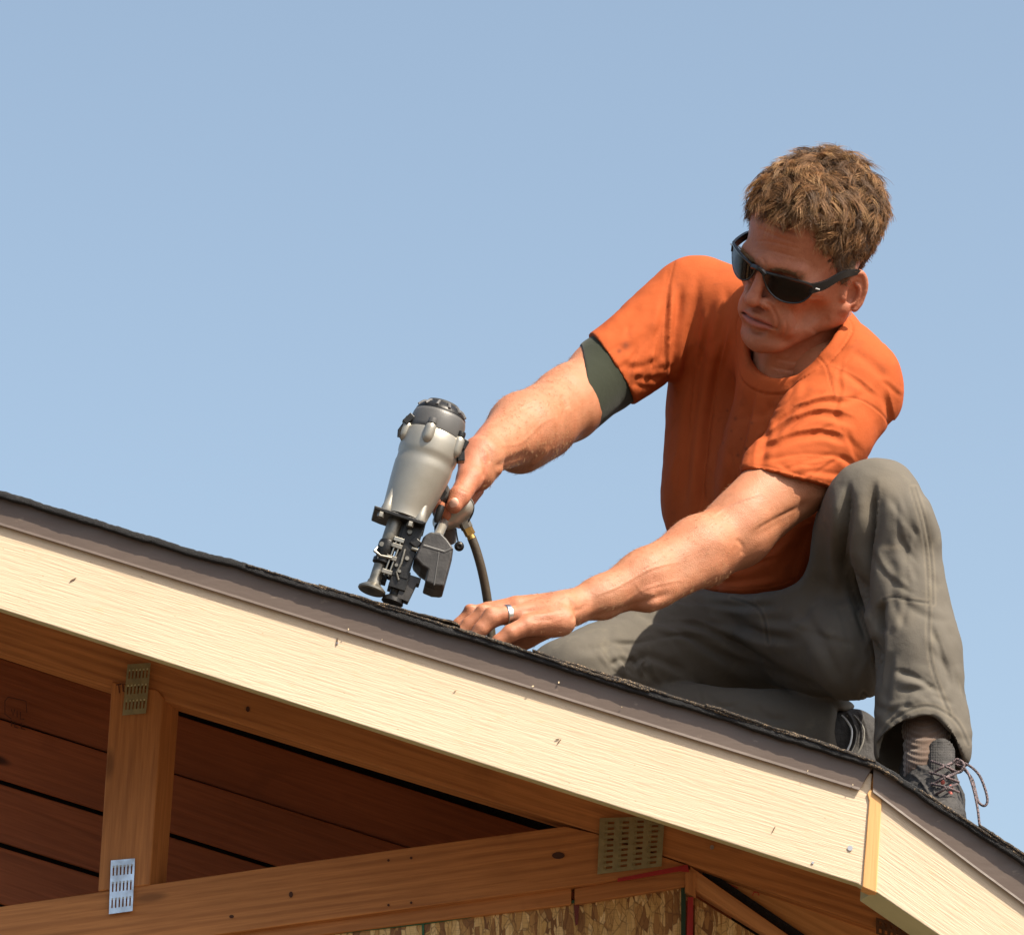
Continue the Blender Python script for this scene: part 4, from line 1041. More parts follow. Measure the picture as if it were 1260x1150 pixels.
# ---- trousers
TR = [(655, 800), (668, 784), (700, 770), (758, 752), (800, 735), (850, 728), (900, 734), (950, 730), (984, 718), (998, 690), (1004, 650), (1018, 606), (1030, 586), (1048, 572), (1080, 564), (1108, 570), (1124, 590), (1140, 620), (1154, 655), (1165, 700), (1172, 740), (1181, 790), (1190, 850), (1197, 900), (1196, 918), (1190, 942), (1150, 975), (1090, 945), (1073, 926), (1072, 866), (1062, 867), (1048, 870), (1036, 871), (1028, 874), (1024, 900), (1024, 960), (900, 960), (640, 900), (645, 825)]
def build_trousers():
    f = Field((636, 555, J(0, 575, -.02)[2] - 80), (1206, 985, J(0, 800, .85)[2]), 2.4)
    hipL, kneeL = J(985, 745, .50), J(1080, 622, .225)
    f.cone(J(950, 765, .55), 98, J(985, 755, .52), 95, k=1)
    f.cone(hipL, 92, kneeL, 60, k=24); f.cone(J(1000, 770, .44), 84, J(1050, 800, .33), 62, k=24)
    f.cone(J(1075, 625, .22), 57, J(1112, 650, .20), 52, k=24)
    f.cone(J(1092, 640, .22), 56, J(1130, 800, .205), 52, k=14)
    f.cone(J(1130, 800, .205), 52, J(1135, 915, .20), 63, k=16)
    f.cone(J(1085, 655, .31), 38, J(1066, 790, .36), 38, k=12)
    # his right leg, knee on the roof, shin tucked behind
    hipR, kneeR = J(940, 775, .62), J(715, 842, .41)
    f.cone(hipR, 82, J(820, 800, .52), 70, k=24); f.cone(J(820, 800, .52), 70, kneeR, 62, k=24)
    f.cone(J(715, 862, .42), 56, J(690, 846, .43), 54, k=20)
    f.cone(J(740, 880, .45), 48, J(850, 893, .47), 50, k=5)
    f.cone(J(850, 893, .47), 50, J(1020, 912, .46), 56, k=12)
    f.outline(catmull(TR, 3, True), k=12, grow=3.5)
    # open leg ends
    f.cone(J(1130, 820, .205), 42, J(1136, 990, .20), 60, k=2, mode='sub')
    f.cone(J(980, 915, .46), 40, J(1070, 925, .475), 52, k=2, mode='sub')
    x, y, z = f.xyz((slice(None),) * 3)
    # scalloped hem of the raised leg: high in front, low behind
    arch = catmull([(1060, 932), (1073, 925), (1084, 908), (1100, 894), (1120, 884), (1145, 880), (1165, 893), (1178, 915), (1187, 940), (1205, 985), (1205, 1000), (1060, 1000)], 3, True)
    d = poly_sdf(arch, f.ax[0], f.ax[1]).astype(np.float32)[:, :, None]
    zc = J(1135, 915, .175)[2]
    reg = np.maximum(d, (z - zc)); f.F = smax(f.F, -reg.astype(np.float32), 1.5)
    zb = y - (948 + (x - 1073) * 0.15); reg = np.maximum(np.maximum(-zb, 1040 - x), z - J(0, 900, .5)[2]); reg = np.maximum(reg, J(0, 900, -.1)[2] - z)
    f.F = smax(f.F, -reg.astype(np.float32), 1.5)
    V, Q = f.mesh(); return relax(V, Q, 3, 0.5), Q
PV, PQ = build_trousers()
N = normals(PV, PQ)
PV = PV + N * (vnoise(PV, 0.011, 21, 2) * 2.2 + vnoise(PV, 0.04, 22, 2) * 0.9)[:, None]
folds = [
    ([(1047, 596), (1042, 640), (1040, 690), (1046, 740)], 7, 11), ([(1082, 588), (1076, 640), (1066, 690), (1058, 760)], 10, 10), ([(1040, 690), (1052, 740), (1070, 790), (1078, 820)], 4, 4),
    ([(1100, 650), (1120, 690), (1130, 720)], 5, 1.6), ([(1080, 740), (1082, 775), (1076, 830)], 6, 6),
    ([(1100, 825), (1130, 832), (1158, 848)], 6, 3.4), ([(1145, 770), (1160, 800), (1172, 850)], 6, 2.4), ([(1160, 850), (1172, 890), (1180, 925)], 6, 2.5), ([(1150, 700), (1163, 760), (1172, 800)], 7, 2.0),
    ([(1092, 870), (1090, 850), (1098, 800)], 5, 1.8), ([(1130, 590), (1140, 640), (1150, 690)], 5, 1.6), ([(1110, 870), (1122, 850), (1150, 862)], 5, 1.8),
    # thigh that lies along the roof
    ([(800, 762), (850, 762), (900, 790), (960, 830)], 7, 4.0), ([(780, 755), (830, 770), (860, 790)], 5, 3.0), ([(740, 787), (780, 790), (830, 780), (870, 790)], 3.5, 2.4),
    ([(765, 815), (800, 808), (850, 830)], 6, 4), ([(780, 822), (790, 812), (797, 832)], 4, 4.5), ([(750, 820), (766, 812), (776, 830)], 4, 4.0), ([(700, 800), (750, 796), (790, 800)], 7, 2.0),
    ([(850, 745), (900, 760), (960, 800)], 7, 4.0), ([(845, 735), (900, 745), (960, 745)], 5, 4.0), ([(855, 757), (920, 775), (985, 790)], 6, 5), ([(830, 770), (900, 812), (980, 845)], 7, 5), ([(900, 800), (960, 830), (1020, 850)], 8, 3.5), ([(860, 750), (920, 800), (1000, 850)], 6, 3),
    ([(930, 760), (980, 760), (1010, 720)], 7, 3.5), ([(975, 740), (1010, 790), (1040, 850)], 7, 3.0),
    ([(860, 850), (880, 870), (905, 862)], 5, 2), ([(930, 866), (950, 885), (970, 880)], 5, 2), ([(880, 868), (930, 880), (990, 890)], 6, 2.5),
]
for pts, wd, dp in folds: PV = crease(PV, N, pts, wd, dp, 0.7)
PV = random_creases(PV, N, [(1085, 600, 1150, 740, 80, 16), (1090, 740, 1180, 910, 60, 35), (1080, 780, 1170, 900, 10, 25), (1035, 600, 1080, 850, 80, 12), (700, 740, 900, 830, 12, 16), (860, 740, 1040, 860, 35, 18), (850, 845, 1020, 900, 20, 30), (740, 790, 820, 830, 60, 20)], 37, 46, wd=(2.6, 6.0), dp=(0.6, 1.8), ln=(40, 110))
for pts, wd, dp in (([(1080, 584), (1079, 640), (1074, 690), (1071, 755)], 19, 15), ([(1050, 590), (1046, 640), (1041, 690), (1042, 730)], 11, 11), ([(1088, 735), (1086, 760), (1090, 800), (1084, 850)], 9, 9),
                    ([(1096, 820), (1125, 828), (1160, 852)], 6, 3.5), ([(1146, 760), (1160, 800), (1176, 850)], 6, 3), ([(745, 786), (790, 789), (840, 778), (880, 786)], 6, 3.5), ([(810, 764), (860, 765), (915, 792), (960, 820)], 9, 6),
                    ([(768, 818), (778, 808), (790, 830)], 5, 6), ([(785, 822), (797, 812), (806, 834)], 5, 6), ([(1052, 735), (1066, 780), (1078, 822)], 8, 6), ([(870, 850), (890, 866), (915, 860)], 5, 3), ([(1125, 640), (1118, 690), (1124, 730)], 7, 2.2)):
    PV = step_fold(PV, N, pts, wd, dp)
PV = crease(PV, N, [(1089, 737), (1084, 755), (1087, 780)], 3.5, 6.0, 0.3)
seam = np.zeros(len(PV)); fade = np.zeros(len(PV))
for pts in ([(1122, 600), (1133, 640), (1141, 690), (1143, 740), (1143, 790), (1150, 830), (1170, 880)], [(1126, 600), (1138, 640), (1146, 690), (1148, 742)], [(1087, 737), (1100, 734), (1118, 738), (1143, 741)], [(1080, 912), (1100, 884), (1140, 868), (1175, 885), (1192, 915)], [(900, 735), (935, 750), (945, 790)], [(1075, 870), (1062, 852), (1058, 868)], [(1050, 730), (1068, 780), (1078, 815)]):
    PV = crease(PV, N, pts, 1.4, 1.2, 0.2); d, _, _ = line_dist(PV[:, :2], catmull(pts, 5)); seam = np.maximum(seam, np.exp(-(d / 1.4) ** 2) * (N[:, 2] < 0.1) * (0.95 if pts[0] == (1087, 737) else 0.55))  # seam and pocket lines also darkened in colour to deepen their shade
    fade = np.maximum(fade, np.exp(-((d - 3.4) / 1.2) ** 2) * (N[:, 2] < 0.1) * 0.22)
for (cx, cy, rx, ry, a) in ((1095, 673, 10, 3, .6), (1085, 600, 24, 20, .25), (1065, 625, 16, 20, .3), (1110, 760, 18, 12, .2), (1120, 900, 20, 8, .2)):
    fade = np.maximum(fade, a * np.exp(-((PV[:, 0] - cx) / rx) ** 2 - ((PV[:, 1] - cy) / ry) ** 2) * (N[:, 2] < 0))
baked('trousers', PV, PQ, KHAKI, person, {'seam': seam, 'fade': fade, 'stain': np.zeros(len(PV))})
# ------------------------------------------------------------------ hair
def hair_mat():
    m = NM('sun_bleached_hair'); t = m.attr('tip'); v = m.attr('tone')
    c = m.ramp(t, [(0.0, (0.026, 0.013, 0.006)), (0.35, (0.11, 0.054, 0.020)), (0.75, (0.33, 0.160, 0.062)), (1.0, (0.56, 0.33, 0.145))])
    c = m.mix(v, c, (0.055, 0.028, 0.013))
    m.col(c); m.set(Roughness=0.5); m.b.inputs['Specular IOR Level'].default_value = 0.35; return m.m
HAIR = hair_mat()
def hairline(x, y, z):
    th = np.degrees(np.arctan2(np.abs(x) / 74.0, z / 92.0))        # 0 front, 90 ear, 180 back
    yh = np.interp(th, [0, 18, 32, 42, 52, 62, 70, 78, 88, 96, 106, 120, 140, 180], [62, 63, 72, 66, 44, 20, 2, -22, -14, 8, 4, -30, -52, -66])
    return y - yh
def build_hair():
    R = np.random.RandomState(4)
    V = HV; N = hN; d = hairline(V[:, 0], V[:, 1], V[:, 2])
    ear = (np.abs(V[:, 0]) > 73) & (V[:, 1] < 14) & (np.abs(V[:, 2] + 14) < 26)
    ok = (d > 0) & ~ear & (V[:, 1] > -80) & ((np.abs(V[:, 0]) < 90))
    I = np.nonzero(ok)[0]
    nclump = 1900; per = 20; seg = 8
    g = R.choice(I, nclump, replace=False)
    P0 = V[g]; N0 = N[g]; dd = d[g]
    top = np.clip((P0[:, 1] - 30) / 60, 0, 1)
    L = 8 + 18 * top + R.rand(nclump) * 6 + 5 * top * (P0[:, 2] > 20)
    L *= np.clip(dd / 9.0, 0.38, 1.0) * (0.8 + 0.45 * R.rand(nclump))
    # growth direction: forward and to his left on top, down at the sides and back
    flow = np.stack([0.35 * np.ones(nclump), -0.15 * np.ones(nclump), 0.9 * np.ones(nclump)], 1) * top[:, None]
    side = (1 - top)[:, None] * np.stack([0 * top, -0.9 + 0 * top, -0.35 * np.sign(1 - P0[:, 2] / 30)], 1)
    flow = flow + side + R.randn(nclump, 3) * (0.38 + 0.25 * top)[:, None]
    # swirls shared by neighbours
    sw = np.stack([vnoise(P0 + k * 40, 0.030, 60 + k, 2) for k in range(3)], 1); flow += sw * 1.3 * (0.35 + top)[:, None]
    flow -= (flow * N0).sum(1)[:, None] * N0; flow /= np.linalg.norm(flow, axis=1)[:, None]
    curl_ax = np.cross(N0, flow); sgn = np.sign(R.rand(nclump) - 0.5)
    VV = []; TT = []; TN = []; FF = []; base = 0
    t = np.linspace(0, 1, seg)
    for c in range(nclump):
        k = per if top[c] > 0.2 else per - 4
        sp = 3.6 if top[c] > 0.3 else 3.2
        off = R.randn(k, 3) * sp; off -= (off @ N0[c])[:, None] * N0[c]
        root = P0[c] + off
        # push roots back on the skull ellipsoid roughly
        Lk = L[c] * (0.55 + 0.65 * R.rand(k))
        lift = 0.26 + 0.26 * top[c]
        amp = (1.2 + 4.2 * top[c]) * (0.6 + 0.8 * R.rand()); ph = R.rand() * 6.28; fr = 3.0 + 2.6 * R.rand()
        pts = np.zeros((k, seg, 3))
        for j, tj in enumerate(t):
            up = lift * (tj - 0.62 * tj * tj) ; fw = tj * (0.55 + 0.45 * tj)
            pull = 1 - 0.50 * tj ** 1.2 if top[c] > .15 else 1 - 0.35 * tj                         # strands of a lock gather at the tip
            wave = amp * (math.sin(ph + fr * tj) - math.sin(ph)) * sgn[c]; w2 = amp * 0.7 * (math.cos(ph + fr * tj) - math.cos(ph))
            pts[:, j] = P0[c] + off * pull + (Lk * up)[:, None] * N0[c] + (Lk * fw)[:, None] * flow[c] + wave * curl_ax[c] + w2 * N0[c]
        pts += (R.randn(k, 1, 3) * 0.5) * t[None, :, None] + R.randn(k, 1, 3) * 2.0 * (t ** 2)[None, :, None]
        # keep outside the skull
        e = pts / np.array([73, 80.5, 91.0]) - np.array([0, 34, -9]) / np.array([73, 80.5, 91.0]); r = np.linalg.norm(e, axis=2); 
        mn = 1.004 + 0.012 * R.rand(k, 1)
        bad = r < mn; sc = np.where(bad, mn / np.maximum(r, .1), 1.0); upm = (pts[:, :, 1] > 0)
        pp = (pts - np.array([0, 34, -9])) * sc[:, :, None] + np.array([0, 34, -9]); pts = np.where(upm[:, :, None], pp, pts)
        rad = (0.26 + 0.10 * R.rand(k))[:, None] * np.array([1, 1, 1, .95, .9, .8, .6, .15])[None, :]
        T = np.gradient(pts, axis=1); T /= np.linalg.norm(T, axis=2)[:, :, None] + 1e-9
        a = np.cross(T, N0[c]); a /= np.linalg.norm(a, axis=2)[:, :, None] + 1e-9; b = np.cross(T, a)
        ring = np.stack([pts + rad[:, :, None] * (math.cos(q) * a + math.sin(q) * b) for q in (0, 2.094, 4.189)], 2)     # k,seg,3,3
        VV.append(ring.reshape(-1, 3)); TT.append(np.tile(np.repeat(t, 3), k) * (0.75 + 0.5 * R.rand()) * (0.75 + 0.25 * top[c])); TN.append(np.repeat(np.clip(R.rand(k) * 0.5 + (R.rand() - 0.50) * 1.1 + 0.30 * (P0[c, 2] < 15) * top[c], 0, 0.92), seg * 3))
        ii = base + np.arange(k)[:, None, None] * seg * 3 + np.arange(seg - 1)[None, :, None] * 3; j3 = np.arange(3)[None, None, :]; j4 = (j3 + 1) % 3
        FF.append(np.stack([ii + j3, ii + j4, ii + 3 + j4, ii + 3 + j3], 3).reshape(-1, 4)); base += k * seg * 3
    V = np.concatenate(VV); Q = np.concatenate(FF)
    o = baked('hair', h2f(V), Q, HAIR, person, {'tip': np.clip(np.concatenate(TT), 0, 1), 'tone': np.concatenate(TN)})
    o['kind'] = 'stuff'
    # stubble-short undergrowth: a thin cap hugging the scalp so no bare skin shows between locks
    keep = (d > 2.5) & ~ear
    fq = HQ[keep[HQ].all(1)]; used = np.unique(fq); mp = np.full(len(HV), -1); mp[used] = np.arange(len(used))
    cv = HV[used] + hN[used] * (0.9 + 1.2 * np.clip(d[used] / 14, 0, 1) + 0.5 * vnoise(HV[used], 0.5, 8, 2))[:, None]
    baked('scalp_hair', h2f(cv), mp[fq], simple('short_dark_hair', (0.085, 0.048, 0.024), 0.8, bumps=((900, 0.001),), var=0.5, vs=300), person)
    # eyebrows
    BV = []; BF = []; bb = 0
    for s in (-1, 1):
        for i in range(150):
            x = s * (12 + 34 * R.rand()); y = -3 + 3.0 * R.randn() * 0.5 + 3 * math.sin((abs(x) - 12) / 34 * 2.6); z = 97 - (abs(x) / 62.0) ** 2 * 42
            # drop onto the face mesh
            j = np.argmin((HV[:, 0] - x) ** 2 + (HV[:, 1] - y) ** 2 + (HV[:, 2] - z) ** 2); p = HV[j]; n_ = hN[j]
            dr = nrm(np.array([s * 0.9, 0.35, -0.2]) + R.randn(3) * 0.25); q = [p, p + n_ * 1.6 + dr * 3, p + n_ * 2.2 + dr * 6.5]
            v, f_ = tube(q, [0.3, 0.25, 0.05], 3, False); BV.append(v); BF += [[a + bb for a in ff] for ff in f_]; bb += len(v)
    vb = np.concatenate(BV); o = baked('eyebrows', h2f(vb), np.array(BF), simple('eyebrow_hair', (0.22, 0.12, 0.05), 0.6), person)
    o['kind'] = 'stuff'
build_hair()

def arm_hair():
    R = np.random.RandomState(14); VV = []; FF = []; base = 0
    for (V, Q, test, ax) in ((RV, RQ, lambda p: (p[:, 0] > 596) & (p[:, 0] < 705), np.array([-0.8, 0.5, -0.2])), (LV, LQ, lambda p: (p[:, 0] > 655) & (p[:, 0] < 900), np.array([-0.85, 0.5, -0.1]))):
        N_ = -normals(V, Q); 
        if (N_[:, 1] * (V[:, 1] - V[:, 1].mean())).sum() < 0: N_ = -N_
        I = np.nonzero(test(V))[0]; I = R.choice(I, 1100)
        for i in I:
            n_ = N_[i]; dr = ax + R.randn(3) * 0.35; dr = nrm(dr - (dr @ n_) * n_); L = 3 + 3.2 * R.rand()
            p = V[i]; q = [p - n_ * .3, p + n_ * L * .28 + dr * L * .5, p + n_ * L * .36 + dr * L]
            v, f_ = tube(q, [0.16, 0.14, 0.04], 3, False); VV.append(v); FF += [[a + base for a in ff] for ff in f_]; base += len(v)
    m = simple('fine_golden_arm_hair', (0.36, 0.20, 0.085), 0.5)
    o = baked('arm_hair', np.concatenate(VV), np.array(FF), m, person); o['kind'] = 'stuff'
arm_hair()

# ------------------------------------------------------------------ generic small-part builder in any frame
def part(name, V, F, mat, parent, frame=W, smooth=True, bev=0, label=None):
    org = np.array(parent.location)
    me = py_mesh(name, frame(np.asarray(V, float)) - org, F, smooth)
    import bmesh
    bm = bmesh.new(); bm.from_mesh(me); bmesh.ops.recalc_face_normals(bm, faces=bm.faces); bm.to_mesh(me); bm.free()
    o = link(name, me, mat, parent); o.matrix_parent_inverse = Matrix.Identity(4)
    if bev: bevel(o, bev)
    if smooth:
        try: me.set_sharp_from_angle(angle=math.radians(38))
        except Exception: pass
    if label: o['label'] = label
    return o
head_fr = lambda p: W(h2f(p))

# ------------------------------------------------------------------ sunglasses
g = empty('sunglasses', W(h2f((0, 0, 100)))); tag(g, "black wraparound sunglasses with dark lenses on the kneeling man's face", 'sunglasses')
FRAME = simple('glossy_black_plastic', (0.010, 0.010, 0.011), 0.16, var=0.0)
mL = NM('dark_amber_mirror_lens'); mL.col((0.008, 0.005, 0.003)); mL.set(Roughness=0.03, Metallic=0.0); mL.b.inputs['Specular IOR Level'].default_value = 0.20; mL.b.inputs['Alpha'].default_value = 0.80; LENS = mL.m
def zw(x, y=0): return 101.5 - (abs(x) / 72.0) ** 2.3 * 36 + 0.10 * y            # wrap of the lenses round the face
upper = lambda a: 10 + 1.5 * math.sin(a / 70 * 3) - (a / 70) ** 2 * 2
for s in (-1, 1):
    rim2 = catmull([(7, -7), (20, -3), (42, -1.5), (60, -3), (65.5, -8), (63, -20), (54, -31), (38, -35), (23, -31), (12, -21)], 5, True)
    ring = np.array([(s * a, b - 0.085 * s * a, zw(a, b)) for a, b in rim2])
    cen = np.array([s * 37, -16 - 0.085 * 37 * s]); V = []; F = []; nr = 6
    for k in range(nr + 1):
        q = k / nr
        for p in ring: 
            xx = cen[0] + (p[0] - cen[0]) * q; yy = cen[1] + (p[1] - cen[1]) * q; V.append((xx, yy, zw(xx, yy) + 0.4))
    n = len(ring)
    for k in range(nr):
        for i in range(n): F.append([k * n + i, k * n + (i + 1) % n, (k + 1) * n + (i + 1) % n, (k + 1) * n + i])
    m_ = len(V); V += [(a, b, c - 1.8) for a, b, c in V]; F += [[x + m_ for x in f_[::-1]] for f_ in F]
    lens = part('lens', V, F, LENS, g, head_fr)
    # rim round the lens: thick on top, thin below
    rc = np.vstack([ring, ring[:1], ring[1:2]]); rads = np.array([2.2 if p[1] + 0.085 * p[0] > -9 else 1.1 for p in rc]); rads = np.convolve(np.pad(rads, 3, mode='edge'), np.ones(7) / 7, 'valid')
    v, f_ = tube(rc, rads, 8, False); part('rim', v, f_, FRAME, g, head_fr)
    # temple: deep at the hinge, slim over the ear
    pts = catmull([(s * 64, -8 - 5.5 * s, zw(65) + 1), (s * 71, -6 - 4 * s, 55), (s * 76, -1, 30), (s * 76, -2, 8), (s * 77, -5, -8), (s * 76, -18, -22)], 5)
    V = []; F = []; n = len(pts)
    for i, p in enumerate(pts):
        t = i / (n - 1); hh = 7.4 - 4.6 * t; w_ = 1.7
        for (a, b) in ((-w_, -hh), (w_, -hh), (w_ * 1.2, 0), (w_, hh * .8), (-w_, hh * .8)): V.append((p[0] + a * s, p[1] + b, p[2]))
    for i in range(n - 1):
        for j in range(5): F.append([i * 5 + j, i * 5 + (j + 1) % 5, (i + 1) * 5 + (j + 1) % 5, (i + 1) * 5 + j])
    F += [[0, 1, 2, 3, 4], [(n - 1) * 5 + j for j in range(5)]]
    tp = part('temple', V, F, FRAME, g, head_fr)
    v, f_ = tube([(s * 67, -9 - 5 * s, zw(65) - 4), (s * 72.5, -9 - 5 * s, zw(65) - 6)], 1.0, 8); part('hinge_stud', v, f_, SILVER, g, head_fr)
v, f_ = tube(catmull([(-11, -5, 101), (-5, -3.5, 102.5), (0, -3.5, 103), (5, -4.5, 102.5), (11, -8, 101)], 4), 3.4, 8); part('bridge', v, f_, FRAME, g, head_fr)

# ------------------------------------------------------------------ ring on his left hand
def ring_on(a, b, r, t, name, mat, label, cat):
    a = np.asarray(a); b = np.asarray(b); ax = nrm(b - a); c = (a + b) / 2; e = empty(name, W(c)); tag(e, label, cat)
    u = nrm(np.cross(ax, (0, 0, 1))); v = np.cross(ax, u); V = []; F = []; n = 36
    prof = [(-3.2, 0), (3.2, 0), (3.4, .8), (2.6, 1.5), (-2.6, 1.5), (-3.4, .8)]
    for i in range(n):
        q = 2 * math.pi * i / n
        for (p0, p1) in prof: V.append(c + ax * p0 + (r + p1) * (math.cos(q) * u + math.sin(q) * v))
    k = len(prof)
    for i in range(n):
        for j in range(k): F.append([i * k + j, i * k + (j + 1) % k, ((i + 1) % n) * k + (j + 1) % k, ((i + 1) % n) * k + j])
    o = part('band', V, F, mat, e); return e
RINGM = simple('brushed_silver_ring', (0.72, 0.70, 0.68), 0.22, 1.0, var=0.03)
ring_on(J(629, 757, .050), J(621, 757.5, .047), 12.3, 2, 'finger_ring', RINGM, "silver band ring on the man's hand resting on the shingles", 'ring')

# ------------------------------------------------------------------ socks and shoes
f = Field((1085, 860, J(0, 900, .0)[2]), (1200, 990, J(0, 900, .35)[2]), 1.4)
f.cone(J(1140, 850, .205), 30, J(1140, 900, .19), 29, k=1); f.cone(J(1140, 900, .19), 29, J(1143, 950, .165), 31, k=6)
V, Q = f.mesh(); V = relax(V, Q, 2); Nn = normals(V, Q)
rib = np.sin((V[:, 1] + 0.12 * (V[:, 0] - 1140) + 0.004 * (V[:, 0] - 1140) ** 2 * 4) * 0.85) * 0.55 + np.sin(V[:, 0] * 2.2) * 0.3
fold = np.exp(-((V[:, 1] - 905 - 0.006 * (V[:, 0] - 1140) ** 2) / 3.0) ** 2) + 0.8 * np.exp(-((V[:, 1] - 918 - 0.008 * (V[:, 0] - 1140) ** 2) / 2.4) ** 2)
V = V + Nn * (rib - 1.6 * fold)[:, None]
baked('sock', V, Q, SOCK, person, {'seam': np.zeros(len(V)), 'stain': np.zeros(len(V))})

def shoe_front():
    f = Field((1095, 895, J(0, 950, -.04)[2] - 20), (1215, 1050, J(0, 900, .33)[2]), 1.3)
    f.cone(J(1142, 955, .19), 34, J(1152, 985, .12), 34, k=1); f.cone(J(1150, 990, .11), 34, J(1160, 1012, .055), 31, k=14)
    f.cone(J(1128, 942, .22), 24, J(1140, 960, .20), 30, k=10)
    # collar opening round the ankle
    f.cone(J(1140, 900, .19), 30, J(1141, 937, .18), 29, k=3, mode='sub')
    f.outline(catmull([(1112, 932), (1120, 926), (1130, 931), (1140, 938), (1150, 926), (1163, 918), (1176, 926), (1184, 942), (1190, 965), (1192, 990), (1190, 1015), (1180, 1045), (1130, 1045), (1105, 1000), (1104, 955)], 4, True), k=8, grow=2)
    V, Q = f.mesh(); V = relax(V, Q, 2); return V, Q
V, Q = shoe_front(); Nn = normals(V, Q)
for pts, wd, dp in (([(1116, 950), (1130, 958), (1150, 985), (1168, 998)], 2, -1.8), ([(1122, 938), (1140, 948), (1156, 950), (1172, 944)], 2, -1.8), ([(1126, 965), (1140, 960), (1152, 950)], 2, -1.5), ([(1140, 985), (1152, 968), (1168, 958)], 2, -1.5), ([(1172, 950), (1180, 975), (1184, 1000)], 2.2, 2.0), ([(1150, 995), (1162, 985), (1176, 982)], 2, -1.3)):
    V = crease(V, Nn, pts, wd, dp, 0.3)
V = V + Nn * (vnoise(V, 0.22, 31, 3) * 0.6)[:, None]
baked('shoe', V, Q, SHOEM, person)['label'] = 'charcoal hiking shoe under the raised leg'
# padded tongue, overlays, sole band
f = Field((1110, 905, J(0, 950, .0)[2]), (1200, 985, J(0, 900, .3)[2]), 1.3)
f.cone(J(1158, 925, .145), 17, J(1160, 960, .105), 15, k=4, flat=((0, 0, 1), 0.5)); V, Q = f.mesh(); V = relax(V, Q, 2); Nn = normals(V, Q)
V = V + Nn * (np.sin(V[:, 0] * 2.2) * 0.35 + np.sin(V[:, 1] * 2.0) * 0.3)[:, None]; baked('shoe_tongue', V, Q, SHOEM, person)
LACE = NM('speckled_boot_lace'); ch = LACE.n('ShaderNodeTexChecker'); ch.inputs['Scale'].default_value = 420; LACE.l(LACE.tc.outputs['Object'], ch.inputs[0])
ch.inputs[1].default_value = (0.012, 0.012, 0.016, 1); ch.inputs[2].default_value = (0.16, 0.11, 0.11, 1); LACE.l(ch.outputs[0], LACE.b.inputs['Base Color']); LACE.set(Roughness=0.8); LACE = LACE.m
def lace(pts, r=1.7, nm='shoe_lace'):
    q = catmull([J(*p) for p in pts], 6); v, f_ = tube(q, r, 8); return part(nm, v, f_, LACE, person)
lace([(1176, 938, .10), (1190, 940, .085), (1204, 952, .075), (1212, 970, .07), (1215, 985, .068), (1211, 991, .068), (1204, 986, .07), (1200, 972, .075), (1196, 958, .08), (1186, 946, .09), (1176, 940, .10)])
lace([(1176, 940, .095), (1188, 946, .08), (1194, 958, .07), (1199, 975, .06), (1203, 995, .05), (1205, 1012, .045), (1207, 1024, .045)], 1.6)
lace([(1170, 940, .085), (1178, 934, .085), (1186, 940, .08), (1182, 949, .08), (1172, 948, .08), (1166, 941, .085)], 1.9)
for k, (a, b, c, d) in enumerate([(1146, 936, 1178, 950), (1144, 950, 1180, 962), (1146, 964, 1180, 974), (1176, 936, 1146, 952), (1178, 950, 1146, 966), (1178, 964, 1150, 978)]):
    lace([(a, b, .095 - k % 3 * .015), ((a + c) / 2, (b + d) / 2 - 1, .068 - k % 3 * .018), (c, d, .080 - k % 3 * .015)], 1.6)
REDL = simple('coral_lace_loop', (0.55, 0.13, 0.10), 0.6)
for (u, v) in ((1170, 968), (1169, 976), (1160, 962)):
    f = Field((u - 8, v - 8, J(u, v, .045)[2] - 9), (u + 8, v + 8, J(u, v, .045)[2] + 20), 1.0); f.ell(J(u, v, .058), (3, 3.2, 3), k=1); V, Q = f.mesh(); baked('lace_loop', V, Q, REDL, person)
# tucked shoe behind
f = Field((1005, 850, J(0, 900, .2)[2]), (1110, 985, J(0, 900, .7)[2]), 1.4)
f.cone(J(1022, 914, .45), 40, J(1052, 914, .45), 38, k=1); f.cone(J(1050, 900, .45), 28, J(1062, 925, .45), 34, k=8); f.cone(J(1050, 950, .43), 30, J(1085, 945, .44), 30, k=10)
V, Q = f.mesh(); V = relax(V, Q, 2); Nn = normals(V, Q)
V = crease(V, Nn, [(1040, 872), (1050, 890), (1055, 910), (1050, 925)], 2, -2.4, .3); V = crease(V, Nn, [(1055, 872), (1064, 890), (1070, 915)], 2, -2, .3)
baked('shoe', V, Q, SHOEM, person)['label'] = 'dark running shoe with silver piping tucked behind'
for dx, r in ((0, 1.3), (6, 0.9), (15, 1.2)):
    pts = [J(1036 + dx, 880, .417), J(1043 + dx, 888, .410), J(1048 + dx, 898, .404), J(1047 + dx, 912, .404), J(1042 + dx, 924, .404), J(1034 + dx, 936, .404)]
    v, f_ = tube(catmull(pts, 5), r, 8); part('piping', v, f_, SILVER if dx == 0 else SHOEG, person)
# ------------------------------------------------------------------ the coil nail gun
GO = J(530, 533, .06)
GA = np.array([-.308, .951, -.31]); GB = np.array([.951, .308, -.02]); GN = nrm(np.cross(GB, GA)); GN = GN if GN[2] > 0 else -GN
def gun_fr(p):
    p = np.asarray(p, float); return W(GO + p[..., 0:1] * GB + p[..., 1:2] * GA + p[..., 2:3] * GN)
SILV = NM('satin_grey_magnesium'); _n = SILV.noise(30, 4); SILV.col(SILV.ramp(_n, [(0.3, (0.30, 0.28, 0.235)), (0.7, (0.36, 0.335, 0.285))])); SILV.set(Roughness=0.36, Metallic=0.55); SILV.bump(SILV.noise(1200, 2), 0.00015)
_d = SILV.ramp(SILV.noise(90, 4, 0.7), [(0.66, 0.0), (0.74, 0.6)]); SILV = SILV.m
CAPM = simple('dark_grey_composite', (0.085, 0.082, 0.078), 0.42, 0.1, bumps=((900, 0.0002),))
BLACKM = simple('black_oxide_steel', (0.018, 0.017, 0.016), 0.38, 0.5, bumps=((400, 0.0003),), var=0.4, vs=80)
